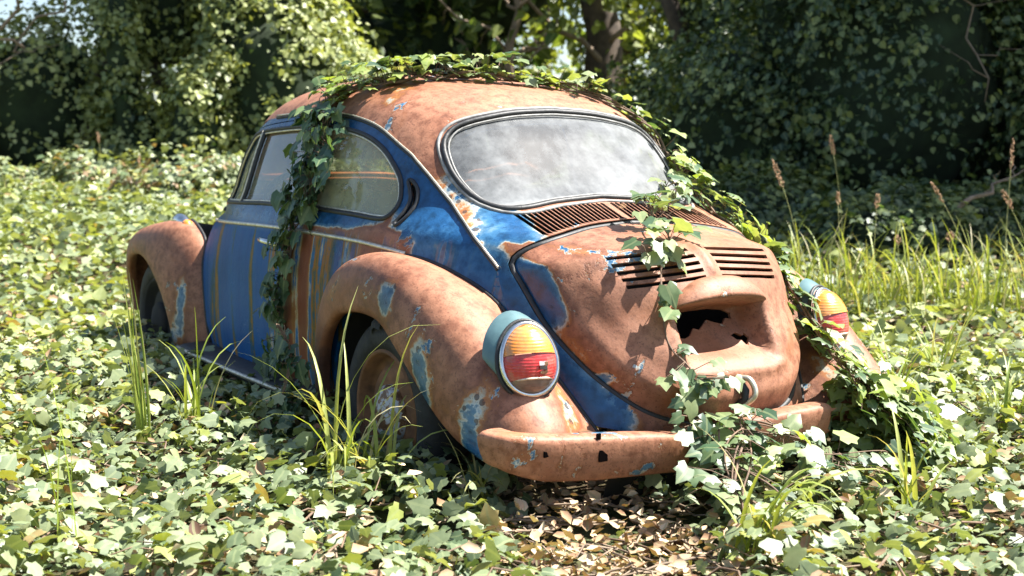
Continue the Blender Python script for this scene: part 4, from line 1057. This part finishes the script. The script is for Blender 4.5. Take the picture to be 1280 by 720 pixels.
tuft(-.75, -1.25, 14, .40, .4, (0, 0, 0), 1.2, (.55, .2), 'grass tuft at the right edge with arching blades', 9, .006)
tuft(-.05, -1.75, 14, .45, .3, (0, 0, 0), .8, (.55, .2), 'mid sized grass tuft behind the bright one at right', 10, .006)
tuft(-1.22, -.22, 12, .34, .5, (0, 0, 0), 1.4, (.6, .2), 'low grass tuft with yellow green blades in the lower right corner', 11, .007)
tuft(-.55, .72, 12, .26, .7, (0, 0, 0), 1.3, (.85, .15), 'straw coloured dry grass beside the left bumper end', 12, .004)
# the grassy bank at right behind the car
bank = [(1.87, -2.95), (1.75, -3.15), (1.62, -3.25), (1.5, -3.3), (1.37, -3.42), (1.3, -3.6), (1.22, -3.8), (1.07, -3.85), (1.0, -4.0), (2.05, -2.95)]
where = ['nearest the right tail light', 'just right of the tallest brown seed head', 'third from the car', 'in the thick of the bank', 'under the drooping seed heads', 'beyond the middle of the bank', 'below the tall pale stalks', 'close to the right edge', 'at the very right edge', 'half hidden behind the ivy strand']
for i, ((x_, y_), wtxt) in enumerate(zip(bank, where)):
    tuft(x_, y_, 30, .62, .32, (0, 0, 0), .9, (.66, .22), 'sunlit grass clump before the dark ivy, ' + wtxt, 20 + i, .0065, None, .13)
def seed_grass(x, y, h, lean, kind, label, seed):
    rnd = random.Random(seed); b = Vector(gpt(x, y)); r = empty('seed_grass', b, label, 'grass', 'grass stalks with seed heads')
    pts = [b + Vector((lean[0] * t * t, lean[1] * t * t, h * t - .12 * h * (lean[0] ** 2 + lean[1] ** 2) * t ** 3)) for t in np.linspace(0, 1, 9)]
    m = MB(); m.tube(pts, list(np.linspace(.0032, .0016, 9)), 5); st = m.build('stalk', simple_grass, r)
    hd = MB(); d = (pts[-1] - pts[-2]).normalized(); L = kind[0]; w = kind[1]; e = pts[-1]
    for k in range(int(kind[2])):
        t = k / kind[2]; a = rnd.uniform(0, 6.28); o = e + d * L * (t - .25) + Vector((math.cos(a), math.sin(a), rnd.uniform(-.3, .6))) * w * math.sin(math.pi * (.12 + .85 * t)) * rnd.uniform(.4, 1)
        dd = (d + Vector((math.cos(a), math.sin(a), 0)) * .5).normalized()
        hd.tube([o - dd * .008, o, o + dd * .012], [.0008, .0042, .0005], 5)
    hd.build('seed_head', M['seed'], r)
    blades('blade', tuple(b), 4, h * .6, .15, (0, 0, 0), .6, (.6, .2), .004, r, None, seed)
simple_grass = simple('grass_stalk', (.26, .26, .09), .6, 0, 20, .3)
for i, (x_, y_, h_, ln_, kd, lb) in enumerate([
    (1.95, -2.98, .74, (.04, .16), (.17, .020, 60), 'thick brown seed head on a leaning stalk nearest the car'),
    (1.82, -3.15, .62, (0, .03), (.07, .016, 26), 'short upright tan seed head second from the car'),
    (1.75, -3.35, .60, (0, -.02), (.08, .018, 26), 'pair forming pale seed head on two close stalks'),
    (2.6, -4.0, .80, (.02, .10), (.13, .017, 40), 'far tallest brown seed head against the dark ivy'),
    (1.55, -3.35, .40, (0, .02), (.05, .020, 20), 'small bristly seed head low in the bank'),
    (1.38, -3.55, .42, (.0, -.02), (.05, .028, 26), 'round tufted seed head in the middle of the bank'),
    (1.35, -3.75, .66, (.06, .24), (.14, .012, 40), 'slim nodding pale seed head bending left'),
    (1.22, -3.85, .86, (.0, -.03), (.17, .010, 40), 'tall slender pale green spike at right'),
    (1.1, -3.98, .62, (.05, .20), (.12, .022, 40), 'drooping open seed head at the right edge')]): seed_grass(x_, y_, h_, ln_, kd, lb, 50 + i)
for i, (D_, s_, h_) in enumerate([(12.0, -4.75, .34), (12.4, -3.95, .46), (11.9, -3.45, .28)]):
    p = place(D_, s_); seed_grass(float(p[0]), float(p[1]), h_, (.03, .05 - .03 * i), (.10, .016, 24), ['dry grass stalk at the far left before the shaded thicket', 'taller dry stalk below the hanging ivy column', 'shortest dry stalk in front of the sunlit ivy slope'][i], 80 + i)

# --- trees -----------------------------------------------------------------------------------
def lump(c, r, n=26, amp=.22, fs=1.1):
    """noisy closed form: returns (vertices grid, normals) of a displaced ellipsoid"""
    c = np.array(c, float); r = np.array(r, float); P = []
    for i in range(n + 1):
        th = math.pi * i / n; row = []
        for j in range(2 * n):
            ph = math.pi * j / n; d = np.array([math.sin(th) * math.cos(ph), math.sin(th) * math.sin(ph), math.cos(th)])
            q_ = c + d * r; k = 1 + amp * noise.fractal(Vector(q_ * fs), 1.0, 2.0, 3); row.append(c + d * r * k)
        P.append(row)
    return np.array(P)
def lump_leaves(c, r, n, amp, fs, depth, size, hang=.9, tint=(.45, .2), flat=.0):
    d = unit(RNG.normal(0, 1, (n, 3))); d[:, 2] = np.where((d[:, 2] < -.3) & (RNG.random(n) < .7), -d[:, 2], d[:, 2])
    c = np.array(c, float); r = np.array(r, float)
    k = np.array([1 + amp * noise.fractal(Vector(c + d[i] * r) * fs, 1.0, 2.0, 3) for i in range(n)])
    k2 = np.array([noise.noise(Vector(c + d[i] * r) * 2.6) for i in range(n)])
    gate = k2 + .8 * np.array([noise.noise(Vector(c + d[i] * r) * 1.1 + Vector((5, 3, 1))) for i in range(n)]); kp = gate + RNG.normal(0, .22, n) > (-.08 if tint[0] > .6 else -.32)
    d, k, k2 = d[kp], k[kp], k2[kp]; n = len(d)
    dep = RNG.random(n) ** 1.4 * depth * (1.0 - .8 * np.clip(k2, -1, 1))
    P = c + d * r * (k + .16 * k2 - dep + .05 * RNG.normal(0, 1, n))[:, None]
    nr = unit(d / r) * 1.0 + RNG.normal(0, .6, (n, 3)) + np.array([0, 0, .55])
    tip = np.array([0, 0, -hang]) + RNG.normal(0, .5, (n, 3))
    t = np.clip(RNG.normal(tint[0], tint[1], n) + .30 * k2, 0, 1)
    # loose sprays and hanging ends standing off the mass
    sp = max(6, n // 130); A = [P]; B_ = [nr]; C_ = [tip]; T_ = [t]
    for q_ in RNG.choice(n, sp):
        m_ = int(RNG.integers(10, 26)); u = np.linspace(0, 1, m_)[:, None]; o = P[q_]; L = RNG.uniform(.15, .55)
        ax = unit(d[q_] + RNG.normal(0, .45, 3)); pth = o + ax * L * u + np.array([0, 0, -1.0]) * L * u * u * RNG.uniform(.2, 1.6) + RNG.normal(0, .035, (m_, 3))
        A.append(pth); B_.append(ax + RNG.normal(0, .6, (m_, 3)) + np.array([0, 0, .6])); C_.append(np.array([0, 0, -.6]) + ax * .5 + RNG.normal(0, .5, (m_, 3))); T_.append(np.clip(RNG.normal(tint[0] + .12, tint[1], m_), 0, 1))
    P = np.concatenate(A); nr = np.concatenate(B_); tip = np.concatenate(C_); t = np.concatenate(T_)
    return P, nr, tip, size * RNG.lognormal(0, .3, len(P)), t
def bent(p0, p1, n=7, wob=.15, seed=0):
    rnd = random.Random(seed); p0 = Vector(p0); p1 = Vector(p1); return [p0.lerp(p1, t) + Vector((rnd.gauss(0, wob), rnd.gauss(0, wob), rnd.gauss(0, wob * .4))) * math.sin(math.pi * t) for t in np.linspace(0, 1, n)]
def tree(name, D, s, trunks, lumps, label, cat, group, mat, leafsize, core=True, hang=.9, tint=(.45, .2), branches=(), V=LOW_V, F=LOW_F, seed=1, limbs=0):
    p = place(D, s); b = (float(p[0]), float(p[1]), float(ground_z(*p)) - .05)
    root = empty(name, b, label, cat, group)
    W = lambda dD, ds_, z: np.array([*(place(D + dD, s + ds_)), b[2] + z])
    for i, (a, e, r0, r1) in enumerate(trunks):
        m = MB(); q_ = bent(W(*a), W(*e), 8, .10 + r0 * .3, seed * 10 + i); m.tube(q_, list(np.linspace(r0, r1, 8)), 9); m.build('trunk', M['bark'], root)
    PP = [[], [], [], [], []]; mc = MB()
    R3 = Matrix.Rotation(-.562004, 3, 'Z')
    if leafsize < .1: lumps = [(c, r, int(n * 2.1), amp) for (c, r, n, amp) in lumps]; leafsize *= .68
    for (c, r, n, amp) in lumps:
        cc = W(*c); fs = .9
        L = lump_leaves(cc, r, n, amp, fs, .28, leafsize, hang, tint)
        for k in range(5): PP[k].append(L[k])
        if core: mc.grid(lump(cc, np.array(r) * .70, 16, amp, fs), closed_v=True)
    if core: mc.build('shade_core', M['thicket'], root)  # added core: blocks light and stands for shade between the leaves
    leaves('crown', *[np.concatenate(a) for a in PP[:3]], np.concatenate(PP[3]), np.concatenate(PP[4]), mat, V, F, parent=root)
    for i, (a, e, r0) in enumerate(branches):
        m = MB(); q_ = bent(W(*a), W(*e), 8, .12, seed * 30 + i); m.tube(q_, list(np.linspace(r0, r0 * .3, 8)), 5)
        rnd = random.Random(seed + i)
        for k in (3, 5, 6):
            m.tube(bent(q_[k], q_[k] + Vector((rnd.uniform(-.4, .4), rnd.uniform(-.4, .4), rnd.uniform(-.2, .45))), 5, .04, k), [r0 * .4, r0 * .3, r0 * .22, r0 * .15, r0 * .08], 4)
        m.build('bare_branch', M['deadwood'], root)
    return root
LT = 'ivy smothered trees at the back of the clearing'
# left: lit slope, dark recess, dead branches
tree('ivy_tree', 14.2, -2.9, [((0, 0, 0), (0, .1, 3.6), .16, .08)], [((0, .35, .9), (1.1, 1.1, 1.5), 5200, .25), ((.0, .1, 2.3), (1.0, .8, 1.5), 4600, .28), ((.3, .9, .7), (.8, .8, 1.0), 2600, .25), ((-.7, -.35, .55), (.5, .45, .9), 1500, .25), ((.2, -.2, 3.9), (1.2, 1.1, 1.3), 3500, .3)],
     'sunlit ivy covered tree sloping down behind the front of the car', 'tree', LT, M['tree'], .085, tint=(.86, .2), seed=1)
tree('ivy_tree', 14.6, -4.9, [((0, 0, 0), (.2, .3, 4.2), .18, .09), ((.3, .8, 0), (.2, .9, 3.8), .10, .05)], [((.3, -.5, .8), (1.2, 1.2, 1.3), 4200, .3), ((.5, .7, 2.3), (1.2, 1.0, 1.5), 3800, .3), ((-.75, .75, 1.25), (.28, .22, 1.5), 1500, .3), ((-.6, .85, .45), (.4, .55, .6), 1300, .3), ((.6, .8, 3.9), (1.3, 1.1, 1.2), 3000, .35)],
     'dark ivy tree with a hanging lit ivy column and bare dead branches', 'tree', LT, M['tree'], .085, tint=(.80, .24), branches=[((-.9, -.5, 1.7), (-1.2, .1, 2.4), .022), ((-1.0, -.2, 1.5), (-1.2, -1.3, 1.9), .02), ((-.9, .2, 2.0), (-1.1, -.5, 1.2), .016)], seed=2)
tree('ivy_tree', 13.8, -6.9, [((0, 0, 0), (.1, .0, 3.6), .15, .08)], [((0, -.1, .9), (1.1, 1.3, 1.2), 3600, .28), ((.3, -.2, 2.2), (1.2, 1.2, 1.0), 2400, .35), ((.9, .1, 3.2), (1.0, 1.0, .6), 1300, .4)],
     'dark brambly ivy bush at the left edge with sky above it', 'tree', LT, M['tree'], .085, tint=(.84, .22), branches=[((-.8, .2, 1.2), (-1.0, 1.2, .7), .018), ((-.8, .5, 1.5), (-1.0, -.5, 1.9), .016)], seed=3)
# right: tall shaded mass, high crowns out of view added to shade it
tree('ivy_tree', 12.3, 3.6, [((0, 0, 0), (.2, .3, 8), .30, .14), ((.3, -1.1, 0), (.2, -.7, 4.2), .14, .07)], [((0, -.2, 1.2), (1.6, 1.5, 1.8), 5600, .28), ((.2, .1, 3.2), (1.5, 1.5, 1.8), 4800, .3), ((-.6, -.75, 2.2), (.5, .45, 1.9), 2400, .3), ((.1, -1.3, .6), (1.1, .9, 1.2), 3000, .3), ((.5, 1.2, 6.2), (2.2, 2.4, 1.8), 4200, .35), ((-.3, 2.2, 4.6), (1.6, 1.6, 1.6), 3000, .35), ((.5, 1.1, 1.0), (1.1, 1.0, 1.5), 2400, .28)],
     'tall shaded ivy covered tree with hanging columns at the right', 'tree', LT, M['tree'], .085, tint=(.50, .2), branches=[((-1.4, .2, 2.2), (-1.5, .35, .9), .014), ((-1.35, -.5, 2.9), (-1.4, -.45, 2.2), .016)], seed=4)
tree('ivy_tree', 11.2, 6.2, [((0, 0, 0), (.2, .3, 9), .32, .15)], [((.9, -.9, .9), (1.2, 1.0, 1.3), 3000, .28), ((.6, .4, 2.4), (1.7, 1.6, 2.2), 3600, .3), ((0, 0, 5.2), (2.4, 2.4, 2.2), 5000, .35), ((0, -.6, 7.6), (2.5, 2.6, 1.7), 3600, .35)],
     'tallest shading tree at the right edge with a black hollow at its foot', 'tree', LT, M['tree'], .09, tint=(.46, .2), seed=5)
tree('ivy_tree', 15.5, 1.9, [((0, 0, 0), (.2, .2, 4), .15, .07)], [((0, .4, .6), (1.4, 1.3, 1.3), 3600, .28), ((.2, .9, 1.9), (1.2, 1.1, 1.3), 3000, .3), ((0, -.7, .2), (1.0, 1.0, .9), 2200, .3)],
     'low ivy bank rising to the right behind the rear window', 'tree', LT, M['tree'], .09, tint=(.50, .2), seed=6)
tree('ivy_bank', 9.9, 3.3, [], [((0, 0, .12), (.9, 1.5, .42), 2600, .3), ((.3, 1.6, .25), (.9, 1.2, .62), 2400, .3), ((.6, -1.5, .12), (.9, 1.2, .45), 2000, .3)],
     'low shaded bank of ivy behind the seeding grass at right', 'ivy', None, M['tree'], .075, tint=(.50, .2), hang=.4, V=IVY_V, F=IVY_F, seed=7)
# centre and behind: the wood
BT = 'trees of the wood beyond the clearing'
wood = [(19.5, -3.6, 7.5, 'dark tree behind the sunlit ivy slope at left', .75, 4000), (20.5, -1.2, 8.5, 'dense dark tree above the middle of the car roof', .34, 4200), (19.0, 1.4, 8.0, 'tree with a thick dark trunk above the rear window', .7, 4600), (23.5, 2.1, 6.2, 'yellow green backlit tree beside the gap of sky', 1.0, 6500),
        (26, -5.8, 9, 'far tree behind the dark ivy tree at left', .85, 3000), (25, 6.6, 11, 'tall tree hidden behind the right ivy mass', .4, 3200), (17.5, 7.5, 11, 'unseen big tree added outside the right edge for shade', .4, 3600), (27, -2.4, 10, 'farthest dark tree in the middle of the wood', .3, 3000), (29, .8, 9.5, 'far tree glimpsed between the trunks', .9, 3000)]  # the tree outside the right edge is added to shade the wood
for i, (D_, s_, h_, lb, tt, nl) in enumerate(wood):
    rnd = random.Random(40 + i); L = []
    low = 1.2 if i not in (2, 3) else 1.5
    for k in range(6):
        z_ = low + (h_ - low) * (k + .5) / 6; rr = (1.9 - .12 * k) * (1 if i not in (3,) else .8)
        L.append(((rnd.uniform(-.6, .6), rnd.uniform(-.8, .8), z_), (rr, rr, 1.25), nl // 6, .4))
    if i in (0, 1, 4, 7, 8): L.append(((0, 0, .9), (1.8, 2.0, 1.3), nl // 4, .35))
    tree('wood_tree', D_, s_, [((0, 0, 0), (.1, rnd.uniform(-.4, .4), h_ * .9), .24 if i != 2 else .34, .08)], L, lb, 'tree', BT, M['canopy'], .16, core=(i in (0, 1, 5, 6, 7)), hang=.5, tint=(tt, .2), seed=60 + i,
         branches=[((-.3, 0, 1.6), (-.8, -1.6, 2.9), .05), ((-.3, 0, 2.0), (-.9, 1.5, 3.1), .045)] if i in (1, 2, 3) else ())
# leafless thicket of tan branches between the trunks
p = place(18.0, .05); b = Vector((float(p[0]), float(p[1]), float(ground_z(*p)))); r_ = empty('bare_tree', b, 'leafless tan branched tree in the gap above the car roof', 'tree', BT); rnd = random.Random(21)
q_ = bent(b, b + Vector((.1, .1, 4.6)), 9, .12, 9); m = MB(); m.tube(q_, list(np.linspace(.09, .03, 9)), 7); m.build('trunk', M['deadwood'], r_)
for i in range(16):
    k = q_[2 + i % 7]; a_ = rnd.uniform(0, 6.28); e = k + Vector((math.cos(a_) * rnd.uniform(.5, 1.4), math.sin(a_) * rnd.uniform(.5, 1.4), rnd.uniform(.0, 1.2))); l_ = bent(k, e, 7, .10, i); m = MB(); m.tube(l_, list(np.linspace(.028, .007, 7)), 5)
    for k2 in (2, 3, 4, 5): m.tube(bent(l_[k2], l_[k2] + Vector((rnd.uniform(-.35, .35), rnd.uniform(-.35, .35), rnd.uniform(-.3, .4))), 4, .03, k2), [.009, .007, .005, .002], 4)
    m.build('bare_branch', M['deadwood'], r_)
# mounds where the carpet climbs into the trees
for i, (D_, s_, r_, lb) in enumerate([(12.3, -3.05, .62, 'sunlit ivy mound at the foot of the slope behind the car'), (12.9, -4.15, .5, 'ivy mound under the hanging lit column'), (12.6, -5.2, .42, 'small ivy mound at the far left before the thicket'), (13.3, -2.0, .6, 'ivy mound behind the car windscreen'), (12.7, -4.7, .3, 'lowest ivy hummock beside the dead branches')]):
    tree('ivy_mound', D_, s_, [], [((0, 0, .05), (r_, r_ * 1.3, r_ * .75), int(1300 * r_ / .5), .35)], lb, 'ivy', 'ivy mounds along the tree line', M['ivy'], .08, tint=(.62, .2), hang=.3, V=IVY_V, F=IVY_F, seed=90 + i)
tree('ivy_mound', 4.0, 1.07, [], [((0, 0, .08), (.17, .19, .25), 330, .3)], 'ivy heaped against the right rear wing beyond the torn bumper end', 'ivy', None, M['vine'], .08, core=False, tint=(.74, .2), hang=.5, V=IVY_V, F=IVY_F, seed=99)
# woody runners threading the carpet
m = MB(); rnd = random.Random(77)
for i in range(130):
    D_ = rnd.uniform(2.4, 6.5); p = place(D_, rnd.uniform(-.45, .45) * D_); a_ = rnd.uniform(0, 6.28); pts = []
    for k in range(9):
        pts.append((p[0], p[1], float(ground_z(*p)) + float(canopy_h(*p)) * rnd.uniform(.45, 1.0) + .01)); a_ += rnd.gauss(0, .4); p = p + np.array([math.cos(a_), math.sin(a_)]) * rnd.uniform(.04, .09)
    if all(not (abs(q_[1]) < .85 and -.85 < q_[0] < 2.9) for q_ in pts): m.tube(pts, list(np.linspace(.0035, .0015, 9)), 4)
tag(m.build('ivy_runners', M['stem']), kind='stuff')
# dry branch lying in the shade at right
p = place(9.1, 3.15); b = Vector((float(p[0]), float(p[1]), float(ground_z(*p)) + .38)); m = MB(); rnd = random.Random(3)
q_ = bent(b, b + Vector((.0, -.75, .28)), 8, .05, 4); m.tube(q_, [.02, .019, .017, .015, .012, .009, .006, .003], 6)
for k in (2, 3, 4, 5, 6): m.tube(bent(q_[k], q_[k] + Vector((rnd.uniform(-.2, .2), rnd.uniform(-.25, .05), rnd.uniform(.0, .22))), 5, .02, k), [.007, .006, .005, .003, .001], 4)
tag(m.build('dry_branch', M['deadwood'], origin=b), 'bare dry branch lying on the shaded ivy bank at right', 'branch')
# ------------------------------------------------------------------ camera, light, world
CAMP = Vector((-3.50049, 2.48062, 1.20289)); AZ, EL = -.562004, -.107447
FW = Vector((math.cos(AZ), math.sin(AZ), 0)); RT = Vector((math.sin(AZ), -math.cos(AZ), 0))
cd = bpy.data.cameras.new('camera'); cam = bpy.data.objects.new('camera', cd); COL.objects.link(cam)
cam.location = CAMP
dirv = Vector((math.cos(AZ) * math.cos(EL), math.sin(AZ) * math.cos(EL), math.sin(EL)))
cam.rotation_euler = dirv.to_track_quat('-Z', 'Y').to_euler()
cd.sensor_width = 36; cd.lens = 45.0; cd.clip_end = 500; cd.clip_start = .05
cd.dof.use_dof = True; cd.dof.focus_distance = 3.75; cd.dof.aperture_fstop = 4.0
scene.camera = cam
SUN_A, SUN_E = R(66), R(58)
sv = Vector((-math.cos(SUN_E) * math.cos(SUN_A), -math.cos(SUN_E) * math.sin(SUN_A), math.sin(SUN_E)))
ld = bpy.data.lights.new('sun', 'SUN'); ld.energy = 5.0; ld.angle = R(.5); ld.color = (1, .97, .91)
sun = bpy.data.objects.new('sun', ld); COL.objects.link(sun); sun.rotation_euler = sv.to_track_quat('Z', 'Y').to_euler()
w = bpy.data.worlds.new('World'); scene.world = w; w.use_nodes = True
nt = w.node_tree; bg = nt.nodes['Background']; bg.inputs[1].default_value = .068
sk = nt.nodes.new('ShaderNodeTexSky'); sk.sky_type = 'NISHITA'; sk.sun_disc = False; sk.sun_elevation = SUN_E
sk.sun_rotation = math.atan2(sv.x, sv.y); sk.dust_density = 1.5; sk.ozone_density = 1.2
nt.links.new(sk.outputs[0], bg.inputs[0])
vs = scene.view_settings; vs.view_transform = 'Standard'; vs.look = 'None'; vs.gamma = 1; vs.exposure = 1.86; vs.use_curve_mapping = False
scene.cycles.max_bounces = 8; scene.cycles.transparent_max_bounces = 12
